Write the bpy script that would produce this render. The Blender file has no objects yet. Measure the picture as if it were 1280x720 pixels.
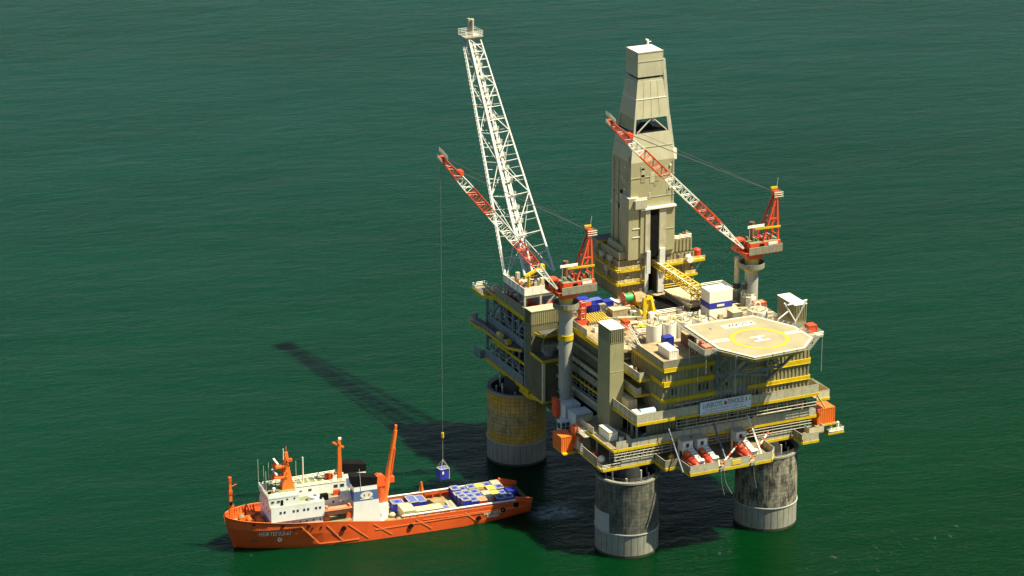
import bpy, math, random
from mathutils import Vector, Matrix, Quaternion
random.seed(7)
scene = bpy.context.scene
COL = scene.collection
R = math.radians
PI = math.pi

# ------------------------------------------------------------------ materials
MATS = {}
def nd(nt, t, **kw):
    n = nt.nodes.new(t)
    for k, v in kw.items(): setattr(n, k, v)
    return n
def newmat(name):
    m = bpy.data.materials.new(name); m.use_nodes = True
    nt = m.node_tree; nt.nodes.clear()
    out = nd(nt, 'ShaderNodeOutputMaterial'); b = nd(nt, 'ShaderNodeBsdfPrincipled')
    nt.links.new(b.outputs[0], out.inputs[0])
    return m, nt, b
def rgb(c): return (c[0], c[1], c[2], 1)
def mixc(nt, fac, a, b, mode='MIX'):
    n = nd(nt, 'ShaderNodeMix', data_type='RGBA', blend_type=mode)
    for s, v in ((0, fac), (6, a), (7, b)):
        if hasattr(v, 'is_linked') or hasattr(v, 'links'): nt.links.new(v, n.inputs[s])
        else: n.inputs[s].default_value = v if s == 0 else rgb(v)
    return n.outputs[2]
def ramp(nt, v, lo, hi):
    n = nd(nt, 'ShaderNodeMapRange', clamp=True)
    nt.links.new(v, n.inputs[0]); n.inputs[1].default_value = lo; n.inputs[2].default_value = hi
    return n.outputs[0]
def noise(nt, vec, scale, detail=4, sc=None, rough=.55):
    if sc:
        mp = nd(nt, 'ShaderNodeMapping'); mp.inputs['Scale'].default_value = sc
        nt.links.new(vec, mp.inputs[0]); vec = mp.outputs[0]
    n = nd(nt, 'ShaderNodeTexNoise'); n.inputs['Scale'].default_value = scale
    n.inputs['Detail'].default_value = detail; n.inputs['Roughness'].default_value = rough
    nt.links.new(vec, n.inputs['Vector'])
    return n.outputs['Fac']
def mat(name, col, rough=.55, metal=0., var=.25, scale=.5, streak=.3, dirt=(.09, .055, .03), bump=.0, sscale=1.2):
    m, nt, b = newmat(name)
    tc = nd(nt, 'ShaderNodeTexCoord').outputs['Object']
    dark = tuple(c * (1 - var) for c in col); lite = tuple(min(1, c * (1 + var * .5)) for c in col)
    c = mixc(nt, ramp(nt, noise(nt, tc, scale, 5), .3, .7), dark, lite)
    if streak:
        s = ramp(nt, noise(nt, tc, sscale, 4, (1, 1, .14)), .54, .74)
        mu = nd(nt, 'ShaderNodeMath', operation='MULTIPLY'); nt.links.new(s, mu.inputs[0]); mu.inputs[1].default_value = streak
        c = mixc(nt, mu.outputs[0], c, dirt)
    nt.links.new(c, b.inputs['Base Color'])
    b.inputs['Roughness'].default_value = rough; b.inputs['Metallic'].default_value = metal
    if bump:
        bn = nd(nt, 'ShaderNodeBump'); bn.inputs['Strength'].default_value = bump; bn.inputs['Distance'].default_value = .05
        nt.links.new(noise(nt, tc, 6, 3), bn.inputs['Height']); nt.links.new(bn.outputs[0], b.inputs['Normal'])
    MATS[name] = m
    return m

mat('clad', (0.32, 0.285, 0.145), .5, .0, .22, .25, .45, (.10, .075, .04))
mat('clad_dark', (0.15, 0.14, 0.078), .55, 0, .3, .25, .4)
mat('tower_clad', (0.34, 0.315, 0.16), .5, 0, .14, .2, .25, (.15, .12, .07))
mat('derrick_clad', (0.36, 0.335, 0.19), .45, 0, .12, .25, .28, (.17, .14, .08))
mat('panel', (0.46, 0.425, 0.285), .5, 0, .18, .6, .3, (.2, .15, .08))
mat('panel_grey', (0.25, 0.24, 0.16), .5, 0, .2, .6, .3)
mat('yellow', (0.62, 0.43, 0.008), .45, 0, .18, .7, .25, (.22, .13, .02))
mat('yellow_pale', (.75, .56, .06), .5, 0, .2, .7, .2)
mat('white', (0.82, 0.8, 0.68), .4, 0, .08, .5, .18, (.4, .3, .18))
mat('flare_paint', (.56, .56, .51), .5, 0, .2, .8, .25, (.35, .25, .15))
mat('derrick_pale', (.50, .47, .31), .45, 0, .12, .25, .22, (.25, .2, .12))
mat('ship_white', (0.87, 0.87, 0.8), .4, 0, .06, .4, .2, (.5, .36, .2))
mat('cream', (0.62, 0.54, 0.32), .5, 0, .12, .6, .2)
mat('deck', (0.29, 0.24, 0.135), .75, 0, .4, .35, .35, (.10, .07, .04))
mat('deck_tan', (0.37, 0.28, 0.15), .75, 0, .35, .5, .3, (.12, .07, .03))
mat('deck_dark', (.085, .085, .075), .8, 0, .4, .6, .2)
mat('helideck_paint', (0.33, 0.285, 0.17), .8, 0, .16, .18, .25, (.34, .28, .17), 0, .3)
mat('steel', (0.28, 0.285, 0.23), .45, .2, .2, .6, .25)
mat('steel_blue', (0.23, 0.265, 0.275), .5, .1, .25, .6, .25)
mat('steel_dark', (.055, .06, .06), .6, .2, .35, .6, .3)
mat('pale_steel', (0.46, 0.44, 0.34), .45, .1, .15, .6, .2)
mat('pedestal', (0.36, 0.37, 0.31), .5, 0, .12, .3, .15)
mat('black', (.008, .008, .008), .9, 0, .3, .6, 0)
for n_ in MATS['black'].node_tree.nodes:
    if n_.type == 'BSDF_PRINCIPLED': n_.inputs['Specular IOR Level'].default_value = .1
mat('red', (.55, .05, .018), .45, 0, .2, .6, .2)
mat('crane_red', (.66, .075, .02), .45, 0, .18, .5, .15)
mat('orange', (.80, .17, .02), .45, 0, .12, .5, .15)
mat('hull_orange', (0.75, 0.105, 0.018), .42, 0, .14, .12, .35, (.26, .06, .02), 0, .7)
mat('rib_orange', (.80, .21, .06), .45, 0, .15, .4, .15)
mat('salmon', (.72, .25, .13), .5, 0, .15, .5, .2)
mat('boot', (.055, .04, .03), .7, 0, .4, .6, .5, (.16, .15, .11))
mat('blue', (.022, .035, .36), .45, 0, .2, .5, .15, (.1, .09, .12))
mat('blue_top', (.12, .16, .42), .5, 0, .3, .9, .1)
mat('funnel_blue', (.10, .16, .34), .45, 0, .1, .5, .2)
mat('light_blue', (.36, .50, .58), .5, 0, .15, .5, .1)
mat('green', (.03, .38, .10), .5, 0, .2, .6, .1)
mat('deck_green', (0.2, 0.235, 0.12), .7, 0, .3, .5, .4, (.35, .2, .1))
mat('ship_deck', (0.27, 0.22, 0.1), .75, 0, .35, .35, .35, (.25, .1, .04))
mat('rust', (.20, .085, .035), .8, 0, .4, .9, .3)
mat('box_grey', (0.6, 0.63, 0.6), .5, 0, .1, .5, .15)
mat('sign_white', (0.7, 0.77, 0.8), .5, 0, .06, .5, .1)
mat('mark_white', (0.82, 0.8, 0.66), .7, 0, .15, 1.2, 0)
mat('mark_yellow', (0.5, 0.39, 0.02), .7, 0, .12, 1.2, 0)
mat('ink', (.03, .04, .05), .6, 0, .1, 1, 0)
mat('ink_grey', (.30, .34, .37), .6, 0, .1, 1, 0)
mat('glass', (.03, .05, .05), .12, 0, .3, .5, 0)
mat('cable', (.03, .03, .03), .6, 0, 0, 1, 0)
mat('skin_tone', (.5, .3, .2), .6, 0, 0, 1, 0)

def leg_material(name, base, stain, lo, hi, extra=None, exlo=.5, exhi=.7):
    m, nt, b = newmat(name)
    tc = nd(nt, 'ShaderNodeTexCoord').outputs['Object']
    sp = nd(nt, 'ShaderNodeSeparateXYZ'); nt.links.new(tc, sp.inputs[0])
    at = nd(nt, 'ShaderNodeMath', operation='ARCTAN2'); nt.links.new(sp.outputs[1], at.inputs[0]); nt.links.new(sp.outputs[0], at.inputs[1])
    ml = nd(nt, 'ShaderNodeMath', operation='MULTIPLY'); nt.links.new(at.outputs[0], ml.inputs[0]); ml.inputs[1].default_value = 8.5
    cb = nd(nt, 'ShaderNodeCombineXYZ'); nt.links.new(ml.outputs[0], cb.inputs[0]); nt.links.new(sp.outputs[2], cb.inputs[1])
    br = nd(nt, 'ShaderNodeTexBrick'); nt.links.new(cb.outputs[0], br.inputs['Vector'])
    br.offset = 0; br.inputs['Scale'].default_value = 1; br.inputs['Brick Width'].default_value = 1.35; br.inputs['Row Height'].default_value = 1.15
    br.inputs['Mortar Size'].default_value = .07; br.inputs['Color1'].default_value = (1, 1, 1, 1); br.inputs['Color2'].default_value = (.72, .72, .7, 1)
    br.inputs['Mortar'].default_value = (.36, .36, .34, 1)
    n1 = noise(nt, cb.outputs[0], .16, 6, (1.6, 1, 1), .68)
    n2 = noise(nt, cb.outputs[0], .55, 6, (1.5, .45, 1), .7)
    ad = nd(nt, 'ShaderNodeMath', operation='ADD'); nt.links.new(n1, ad.inputs[0]); nt.links.new(n2, ad.inputs[1])
    c = mixc(nt, ramp(nt, ad.outputs[0], lo, hi), base, stain)
    if extra:
        n3 = noise(nt, cb.outputs[0], .085, 3, (.55, 1.3, 1))
        c = mixc(nt, ramp(nt, n3, exlo, exhi), c, extra)
    c = mixc(nt, .9, c, br.outputs[0], 'MULTIPLY')
    c = mixc(nt, ramp(nt, noise(nt, cb.outputs[0], 1.3, 4, (1.4, .3, 1)), .58, .82), c, tuple(min(1, x * 1.5) for x in base))
    nt.links.new(c, b.inputs['Base Color']); b.inputs['Roughness'].default_value = .85
    bn = nd(nt, 'ShaderNodeBump'); bn.inputs['Strength'].default_value = .5; bn.inputs['Distance'].default_value = .1
    nt.links.new(br.outputs[0], bn.inputs['Height']); nt.links.new(bn.outputs[0], b.inputs['Normal'])
    MATS[name] = m
leg_material('concrete_dark', (.17, .167, .125), (.045, .047, .038), .82, 1.2)
leg_material('concrete_blotch', (.33, .30, .21), (.045, .045, .04), .9, 1.12)
leg_material('concrete_rust', (.46, .37, .16), (.14, .09, .04), .98, 1.3, (.60, .34, .025), .40, .56)
mat('concrete_clean', (.27, .265, .205), .8, 0, .2, .25, .35, (.15, .14, .11), .3, .8)
mat('brace_shaded', (.11, .14, .17), .5, .1, .25, .6, .2)  # blue-grey brace steel, darkened to paint in its shade
mat('weed', (.045, .05, .03), .5, 0, .5, 1.2, .3)
mat('concrete_pale', (.42, .42, .38), .8, 0, .15, .3, .3, (.2, .2, .17))

def water_material():
    m, nt, b = newmat('sea_water')
    tc = nd(nt, 'ShaderNodeTexCoord').outputs['Object']
    sp = nd(nt, 'ShaderNodeSeparateXYZ'); nt.links.new(tc, sp.inputs[0])
    far = ramp(nt, sp.outputs[1], -60, 420)          # silty green water near the platform; bluer offshore colour also paints in sky reflection
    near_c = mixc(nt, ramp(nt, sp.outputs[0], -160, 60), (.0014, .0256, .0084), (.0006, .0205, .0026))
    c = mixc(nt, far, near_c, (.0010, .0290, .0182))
    n = noise(nt, tc, .006, 5, (1, 1.8, 1))
    c = mixc(nt, ramp(nt, n, .35, .65), c, mixc(nt, 1, c, (.72, .80, .72), 'MULTIPLY'))
    foam = None
    for (fx, fy, fr, sy) in ((52, -34, 26, .5), (75, -30, 34, .45), (20, -13, 10, .4), (-95, 37, 5, 1)):
        mp = nd(nt, 'ShaderNodeVectorMath', operation='SUBTRACT'); nt.links.new(tc, mp.inputs[0]); mp.inputs[1].default_value = (fx, fy, 0)
        m2 = nd(nt, 'ShaderNodeVectorMath', operation='MULTIPLY'); nt.links.new(mp.outputs[0], m2.inputs[0]); m2.inputs[1].default_value = (1, 1 / sy, 0)
        ln = nd(nt, 'ShaderNodeVectorMath', operation='LENGTH'); nt.links.new(m2.outputs[0], ln.inputs[0])
        f_ = ramp(nt, ln.outputs['Value'], fr, fr * .2)
        if foam is None: foam = f_
        else:
            mx = nd(nt, 'ShaderNodeMath', operation='MAXIMUM'); nt.links.new(foam, mx.inputs[0]); nt.links.new(f_, mx.inputs[1]); foam = mx.outputs[0]
    fn = ramp(nt, noise(nt, tc, .42, 8, (1, .6, 1), .72), .60, .74)
    fm = nd(nt, 'ShaderNodeMath', operation='MULTIPLY'); nt.links.new(foam, fm.inputs[0]); nt.links.new(fn, fm.inputs[1])
    fm2 = nd(nt, 'ShaderNodeMath', operation='MULTIPLY'); nt.links.new(fm.outputs[0], fm2.inputs[0]); fm2.inputs[1].default_value = .26
    c = mixc(nt, fm2.outputs[0], c, (.5, .52, .46))
    # thruster wash behind the stern: a torn pale patch of aerated water
    w0 = nd(nt, 'ShaderNodeVectorMath', operation='SUBTRACT'); nt.links.new(tc, w0.inputs[0]); w0.inputs[1].default_value = (-7.5, 28.5, 0)
    w1 = nd(nt, 'ShaderNodeVectorMath', operation='MULTIPLY'); nt.links.new(w0.outputs[0], w1.inputs[0]); w1.inputs[1].default_value = (.7, 1, 0)
    wl = nd(nt, 'ShaderNodeVectorMath', operation='LENGTH'); nt.links.new(w1.outputs[0], wl.inputs[0])
    wm = nd(nt, 'ShaderNodeMath', operation='MULTIPLY'); nt.links.new(ramp(nt, wl.outputs['Value'], 6.5, 0), wm.inputs[0]); nt.links.new(ramp(nt, noise(nt, tc, .5, 6, (.6, 1, 1), .7), .38, .66), wm.inputs[1])
    c = mixc(nt, wm.outputs[0], c, (.46, .58, .56))
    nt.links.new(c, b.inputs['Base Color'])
    b.inputs['Roughness'].default_value = .2; b.inputs['IOR'].default_value = 1.33; b.inputs['Specular IOR Level'].default_value = .06; b.inputs['Specular Tint'].default_value = (.42, .74, .82, 1); b.subsurface_method = 'BURLEY'; b.inputs['Subsurface Weight'].default_value = 1; b.inputs['Subsurface Radius'].default_value = (1, 2, 1.4); b.inputs['Subsurface Scale'].default_value = 2.3
    rot = nd(nt, 'ShaderNodeMapping'); rot.inputs['Rotation'].default_value = (0, 0, R(100))
    nt.links.new(tc, rot.inputs[0]); tr = rot.outputs[0]
    h = None
    for sc, st, w in ((.028, (1, .35, 1), 1.5), (.075, (1, .4, 1), .9), (.22, (1, .5, 1), .42), (.62, (1, .7, 1), .33), (1.8, (1, .8, 1), .22)):
        v = noise(nt, tr, sc, 3, st, .6)
        mu = nd(nt, 'ShaderNodeMath', operation='MULTIPLY'); nt.links.new(v, mu.inputs[0]); mu.inputs[1].default_value = w
        if h is None: h = mu.outputs[0]
        else:
            ad = nd(nt, 'ShaderNodeMath', operation='ADD'); nt.links.new(h, ad.inputs[0]); nt.links.new(mu.outputs[0], ad.inputs[1]); h = ad.outputs[0]
    bn = nd(nt, 'ShaderNodeBump'); bn.inputs['Strength'].default_value = .9; bn.inputs['Distance'].default_value = .75
    nt.links.new(h, bn.inputs['Height']); nt.links.new(bn.outputs[0], b.inputs['Normal'])
    MATS['water'] = m
water_material()

# ------------------------------------------------------------------ mesh builder
class MB:
    def __init__(s): s.v = []; s.f = []; s.m = []; s.s = []; s.names = []
    def mi(s, m):
        if m not in s.names: s.names.append(m)
        return s.names.index(m)
    def face(s, pts, m, smooth=False):
        i = len(s.v); s.v += [tuple(p) for p in pts]; s.f.append(list(range(i, i + len(pts)))); s.m.append(s.mi(m)); s.s.append(smooth)
    def raw(s, vs, fs, m, smooth=False):
        i = len(s.v); s.v += [tuple(p) for p in vs]; k = s.mi(m)
        for f in fs: s.f.append([a + i for a in f]); s.m.append(k); s.s.append(smooth)
    def box(s, x0, x1, y0, y1, z0, z1, m, top=None):
        x0, x1 = min(x0, x1), max(x0, x1); y0, y1 = min(y0, y1), max(y0, y1); z0, z1 = min(z0, z1), max(z0, z1)
        v = [(x0, y0, z0), (x1, y0, z0), (x1, y1, z0), (x0, y1, z0), (x0, y0, z1), (x1, y0, z1), (x1, y1, z1), (x0, y1, z1)]
        f = [(0, 3, 2, 1), (0, 1, 5, 4), (1, 2, 6, 5), (2, 3, 7, 6), (3, 0, 4, 7)]
        s.raw(v, f, m); s.raw(v[4:], [(0, 1, 2, 3)], top or m); return s
    def frustum(s, cx, cy, z0, z1, hx0, hy0, hx1, hy1, m, dx=0, dy=0, top=None):
        v = [(cx - hx0, cy - hy0, z0), (cx + hx0, cy - hy0, z0), (cx + hx0, cy + hy0, z0), (cx - hx0, cy + hy0, z0)]
        cx += dx; cy += dy
        v += [(cx - hx1, cy - hy1, z1), (cx + hx1, cy - hy1, z1), (cx + hx1, cy + hy1, z1), (cx - hx1, cy + hy1, z1)]
        s.raw(v, [(0, 3, 2, 1), (0, 1, 5, 4), (1, 2, 6, 5), (2, 3, 7, 6), (3, 0, 4, 7)], m); s.raw(v[4:], [(0, 1, 2, 3)], top or m); return s
    def prism(s, poly, z0, z1, m, top=None):
        n = len(poly); a = sum(poly[i][0] * poly[(i + 1) % n][1] - poly[(i + 1) % n][0] * poly[i][1] for i in range(n))
        if a < 0: poly = poly[::-1]
        v = [(p[0], p[1], z0) for p in poly] + [(p[0], p[1], z1) for p in poly]
        s.raw(v, [tuple(range(n))[::-1]] + [(i, (i + 1) % n, n + (i + 1) % n, n + i) for i in range(n)], m)
        s.raw(v[n:], [tuple(range(n))], top or m); return s
    def beam(s, p, q, w, h, m, up=(0, 0, 1)):
        p, q = Vector(p), Vector(q); d = q - p
        if d.length < 1e-6: return s
        d.normalize(); u = Vector(up)
        if abs(d.dot(u)) > .98: u = Vector((0, 1, 0))
        r = d.cross(u).normalized() * (w / 2); u = r.cross(d).normalized() * (h / 2)
        v = [p - r - u, p + r - u, p + r + u, p - r + u, q - r - u, q + r - u, q + r + u, q - r + u]
        s.raw(v, [(0, 1, 2, 3), (7, 6, 5, 4), (0, 4, 5, 1), (1, 5, 6, 2), (2, 6, 7, 3), (3, 7, 4, 0)], m); return s
    def tube(s, p, q, r, m, n=6, r2=None, cap=True):
        p, q = Vector(p), Vector(q); d = q - p
        if d.length < 1e-6: return s
        d.normalize(); u = Vector((0, 0, 1)) if abs(d.z) < .9 else Vector((1, 0, 0))
        a = d.cross(u).normalized(); b = d.cross(a)
        if r2 is None: r2 = r
        v = []
        for k in range(n):
            t = 2 * PI * k / n; e = a * math.cos(t) + b * math.sin(t); v += [p + e * r, q + e * r2]
        s.raw(v, [(2 * k, 2 * k + 1, (2 * k + 3) % (2 * n), (2 * k + 2) % (2 * n)) for k in range(n)], m, n > 6)
        if cap:
            s.face([v[2 * k] for k in range(n)], m); s.face([v[2 * k + 1] for k in range(n)][::-1], m)
        return s
    def cyl(s, x, y, z0, z1, r, m, n=20, top=None, r2=None):
        r2 = r if r2 is None else r2; v = []
        for k in range(n):
            t = 2 * PI * k / n; v += [(x + r * math.cos(t), y + r * math.sin(t), z0), (x + r2 * math.cos(t), y + r2 * math.sin(t), z1)]
        s.raw(v, [(2 * k, (2 * k + 2) % (2 * n), (2 * k + 3) % (2 * n), 2 * k + 1) for k in range(n)], m, True)
        s.face([v[2 * k + 1] for k in range(n)], top or m); s.face([v[2 * k] for k in range(n)][::-1], m); return s
    def ring(s, x, y, z0, z1, r0, r1, m, n=32, a0=0, a1=2 * PI):
        full = abs(a1 - a0) > 6.2; k = n if full else n + 1; v = []
        for i in range(k):
            t = a0 + (a1 - a0) * i / n; c, d = math.cos(t), math.sin(t)
            v += [(x + r0 * c, y + r0 * d, z0), (x + r1 * c, y + r1 * d, z0), (x + r1 * c, y + r1 * d, z1), (x + r0 * c, y + r0 * d, z1)]
        for i in range(n):
            a = 4 * i; b = 4 * ((i + 1) % k)
            for j in range(4):
                jj = (j + 1) % 4
                s.raw([v[a + j], v[b + j], v[b + jj], v[a + jj]], [(0, 1, 2, 3)], m)
        return s
    def sphere(s, c, r, m, n=10, sx=1, sy=1, sz=1):
        vs = []; fs = []
        for i in range(n // 2 + 1):
            p = PI * i / (n // 2)
            for k in range(n):
                t = 2 * PI * k / n; vs.append((c[0] + sx * r * math.sin(p) * math.cos(t), c[1] + sy * r * math.sin(p) * math.sin(t), c[2] + sz * r * math.cos(p)))
        for i in range(n // 2):
            for k in range(n): fs.append((i * n + k, (i + 1) * n + k, (i + 1) * n + (k + 1) % n, i * n + (k + 1) % n))
        s.raw(vs, fs, m, True); return s
    def path(s, pts, r, m, n=6):
        for a, b in zip(pts, pts[1:]): s.tube(a, b, r, m, n)
        return s
    def corr(s, p0, p1, z0, z1, m, depth=.26, per=1.15):
        """trapezoid sheeting standing from p0 to p1, its outside to the right of the way p0->p1"""
        p0 = Vector((p0[0], p0[1])); p1 = Vector((p1[0], p1[1])); d = p1 - p0; L = d.length; d.normalize(); nrm = Vector((d.y, -d.x))
        k = max(1, round(L / per)); per = L / k; pr = []
        for i in range(k):
            a = i * per
            for f, o in ((0, 0), (.42, 0), (.52, 1), (.90, 1)): pr.append(p0 + d * (a + f * per) + nrm * (o * depth))
        pr.append(p1)
        for a, b in zip(pr, pr[1:]): s.face([(a.x, a.y, z0), (b.x, b.y, z0), (b.x, b.y, z1), (a.x, a.y, z1)], m)
        return s
    def strip(s, pts, z0, z1, th, m, closed=False, cut=None):
        """upright band along a line of plan points"""
        pts = [Vector((p[0], p[1], 0)) for p in pts]
        if closed: pts.append(pts[0])
        for a, b in zip(pts, pts[1:]):
            d = (b - a).normalized(); c = th * .5 if cut is None else cut
            s.beam(a + d * c + Vector((0, 0, (z0 + z1) / 2)), b - d * c + Vector((0, 0, (z0 + z1) / 2)), th, z1 - z0, m)
        return s
    def panels(s, pts, z, h, m, step=2.6, cap='pale_steel'):
        pts = [Vector((p[0], p[1], z)) for p in pts]
        for a, b in zip(pts, pts[1:]):
            L = (b - a).length; k = max(1, round(L / step)); d = (b - a) / k
            for i in range(k):
                p = a + d * i; q = p + d; e = d.normalized() * .04; u = Vector((0, 0, h / 2))
                s.beam(p + e + u, q - e + u, .09, h, m)
                s.beam(p + Vector((0, 0, h + .045)), q - e * .2 + Vector((0, 0, h + .045)), .14, .08, cap)
        return s
    def rails(s, pts, z, m='pale_steel', h=1.15, r=.05, step=2.0, rows=3):
        pts = [Vector((p[0], p[1], p[2] if len(p) > 2 else z)) for p in pts]
        for a, b in zip(pts, pts[1:]):
            L = (b - a).length; k = max(1, round(L / step))
            for i in range(k + 1):
                p = a.lerp(b, i / k); s.tube(p, p + Vector((0, 0, h)), r, m, 4, cap=False)
            for j in range(rows):
                u = Vector((0, 0, h * (j + 1) / rows)); s.tube(a + u, b + u, r, m, 4, cap=False)
        return s
    def truss(s, A, B, n, rc, rb, m, zig=True, closed=True):
        """lattice between two polygons A -> B of equal corner count"""
        k = len(A); A = [Vector(p) for p in A]; B = [Vector(p) for p in B]
        for a, b in zip(A, B): s.tube(a, b, rc, m, 6)
        for i in range(n + 1):
            t = i / n; P = [a.lerp(b, t) for a, b in zip(A, B)]
            for j in range(k):
                s.tube(P[j], P[(j + 1) % k], rb, m, 4, cap=False)
                if i < n:
                    Q = [a.lerp(b, (i + 1) / n) for a, b in zip(A, B)]
                    if (i + j) % 2: s.tube(P[j], Q[(j + 1) % k], rb, m, 4, cap=False)
                    else: s.tube(P[(j + 1) % k], Q[j], rb, m, 4, cap=False)
        return s

OFF = {}
def mesh_obj(name, mb, off):
    me = bpy.data.meshes.new(name)
    me.from_pydata([(v[0] - off[0], v[1] - off[1], v[2] - off[2]) for v in mb.v], [], mb.f)
    for n in mb.names: me.materials.append(MATS[n])
    me.polygons.foreach_set('material_index', mb.m); me.polygons.foreach_set('use_smooth', mb.s); me.update()
    o = bpy.data.objects.new(name, me); COL.objects.link(o)
    return o
def tag(o, label=None, cat=None, group=None, kind=None):
    if label: o['label'] = label
    if cat: o['category'] = cat
    if group: o['group'] = group
    if kind: o['kind'] = kind
    return o
def T(name, label, cat, loc=(0, 0, 0), group=None, rot=0, local=False):
    """a thing: an Empty at its base; its parts are given in world coordinates unless local"""
    o = bpy.data.objects.new(name, None); COL.objects.link(o); o.location = loc; o.rotation_euler = (0, 0, rot)
    o.empty_display_size = .5; tag(o, label, cat, group)
    OFF[o.name] = (0, 0, 0) if local else tuple(loc)
    return o
def P(name, mb, par, label=None, kind=None):
    off = OFF[par.name]; o = mesh_obj(name, mb, off); o.parent = par; OFF[o.name] = off
    return tag(o, label, None, None, kind)
def S(name, mb, label, cat, loc, group=None):
    """a thing that is one mesh"""
    o = mesh_obj(name, mb, loc); o.location = loc; OFF[o.name] = tuple(loc); return tag(o, label, cat, group)
def kids(o): return [c for c in bpy.data.objects if c.parent == o]
def copy_thing(root, loc, rot, label, group=None):
    r = root.copy(); COL.objects.link(r); r.location = loc; r.rotation_euler = (0, 0, rot); r['label'] = label
    if group: r['group'] = group
    for ch in kids(root):
        c = ch.copy(); COL.objects.link(c); c.parent = r
        for g in kids(ch):
            d = g.copy(); COL.objects.link(d); d.parent = c
    return r
def text(name, body, size, m, par, mtx, label=None, bold=0, align='CENTER', width=None):
    cu = bpy.data.curves.new(name, 'FONT'); cu.body = body; cu.size = size; cu.align_x = align; cu.align_y = 'CENTER'
    cu.extrude = .012; cu.offset = bold; cu.resolution_u = 2
    t = bpy.data.objects.new('tmp', cu); COL.objects.link(t)
    dg = bpy.context.evaluated_depsgraph_get(); dg.update()
    me = bpy.data.meshes.new_from_object(t.evaluated_get(dg)); bpy.data.objects.remove(t)
    if width:
        xs = [v.co.x for v in me.vertices]; f = width / (max(xs) - min(xs))
        for v in me.vertices: v.co.x *= f
    me.materials.clear(); me.materials.append(MATS[m]); me.name = name
    o = bpy.data.objects.new(name, me); COL.objects.link(o); o.parent = par
    off = Vector(OFF[par.name]); o.matrix_local = Matrix.Translation(-off) @ mtx
    return tag(o, label)

# ------------------------------------------------------------------ world, sun, camera
SUN = Vector((.46, -.35, 1)).normalized()
w = bpy.data.worlds.new('World'); scene.world = w; w.use_nodes = True
nt = w.node_tree; nt.nodes.clear()
sky = nd(nt, 'ShaderNodeTexSky'); sky.sky_type = 'NISHITA'; sky.sun_disc = False
sky.sun_elevation = math.asin(SUN.z); sky.sun_rotation = math.atan2(SUN.x, SUN.y); sky.air_density = 1; sky.dust_density = .3; sky.ozone_density = 1
bg = nd(nt, 'ShaderNodeBackground'); bg.inputs[1].default_value = .05
wo = nd(nt, 'ShaderNodeOutputWorld'); nt.links.new(sky.outputs[0], bg.inputs[0]); nt.links.new(bg.outputs[0], wo.inputs[0])
sl = bpy.data.lights.new('sun', 'SUN'); sl.energy = 4.8; sl.angle = R(.5); sl.color = (1, .91, .66)
so = bpy.data.objects.new('sun', sl); COL.objects.link(so); so.rotation_euler = (-SUN).to_track_quat('-Z', 'Y').to_euler(); so.location = (200, -150, 300)
cd = bpy.data.cameras.new('camera'); cam = bpy.data.objects.new('camera', cd); COL.objects.link(cam); scene.camera = cam
cd.sensor_width = 36; cd.lens = 3800 / 1280 * 36; cd.clip_end = 60000; cd.clip_start = 1
cam.location = (-341.1, -665.13, 332.9)
YAW, PIT = .432842269, .334702365
fw = Vector((math.sin(YAW) * math.cos(PIT), math.cos(YAW) * math.cos(PIT), -math.sin(PIT)))
cam.rotation_euler = fw.to_track_quat('-Z', 'Y').to_euler()
scene.view_settings.view_transform = 'Standard'; scene.view_settings.look = 'None'; scene.view_settings.exposure = 1.1; scene.view_settings.gamma = 1
scene.cycles.max_bounces = 6

# ------------------------------------------------------------------ sea
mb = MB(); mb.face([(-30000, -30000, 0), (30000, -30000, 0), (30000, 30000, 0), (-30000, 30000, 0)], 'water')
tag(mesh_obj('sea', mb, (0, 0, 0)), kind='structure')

# ------------------------------------------------------------------ concrete legs
def concrete_leg(x, y, m, label, patch=False):
    t = T('concrete_leg', label, 'platform leg', (x, y, 0), 'concrete legs under the platform')
    b = MB(); n = 64
    b.ring(x, y, 6.8, 21.1, 7.6, 8.5, m, n); P('weathered_shaft', b, t)
    b = MB(); b.cyl(x, y, -8, 6.55, 8.52, 'concrete_clean', n)
    for k in range(30):
        a = 2 * PI * k / 30; b.box(x + 8.5 * math.cos(a) - .05, x + 8.5 * math.cos(a) + .05, y + 8.5 * math.sin(a) - .05, y + 8.5 * math.sin(a) + .05, -2, 6.4, 'concrete_dark')
    P('waterline_band', b, t)
    b = MB(); b.ring(x, y, -2, .7, 8.3, 8.56, 'weed', n); P('weed_band', b, t)
    b = MB(); b.ring(x, y, 6.56, 6.85, 7.4, 8.72, 'concrete_pale', n); P('ledge', b, t)
    b = MB(); b.ring(x, y, 21.1, 21.6, 7.5, 8.62, 'concrete_clean', n); P('rim', b, t)
    b = MB(); b.ring(x, y, 20, 21.4, 7.3, 7.5, 'steel_dark', n); b.cyl(x, y, 19.6, 20.0, 7.58, 'black', n)  # dark liner ring and black floor paint in the shade inside the rim
    b.cyl(x, y, 20, 23.9, 3.6, 'steel_dark', 24)
    for k in range(9):
        a = k * .7; b.cyl(x + 5.8 * math.cos(a), y + 5.8 * math.sin(a), 20, 23.9 if k % 2 else 21.9, .28, 'pale_steel', 8)
    P('bearing_column', b, t)
    b = MB(); pts = [(x + 8.2 * math.cos(k * PI / 16), y + 8.2 * math.sin(k * PI / 16)) for k in range(33)]
    b.rails(pts, 21.6, 'steel_dark', 1.1, .045, 1.6); P('railing', b, t)
    if patch:
        b = MB(); b.ring(x, y, 6.9, 12.2, 8.4, 8.56, 'concrete_pale', 20, R(150), R(210)); P('pale_patch', b, t, 'pale grey rectangular patch')
    return t
concrete_leg(0, 0, 'concrete_dark', 'dark stained concrete leg with a pale rectangular patch', True)
concrete_leg(42.4, 0, 'concrete_blotch', 'black blotched concrete leg standing under the lifeboat platform')
concrete_leg(0, 69.9, 'concrete_rust', 'yellow and rust stained concrete leg behind the stern of the orange ship')

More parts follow.
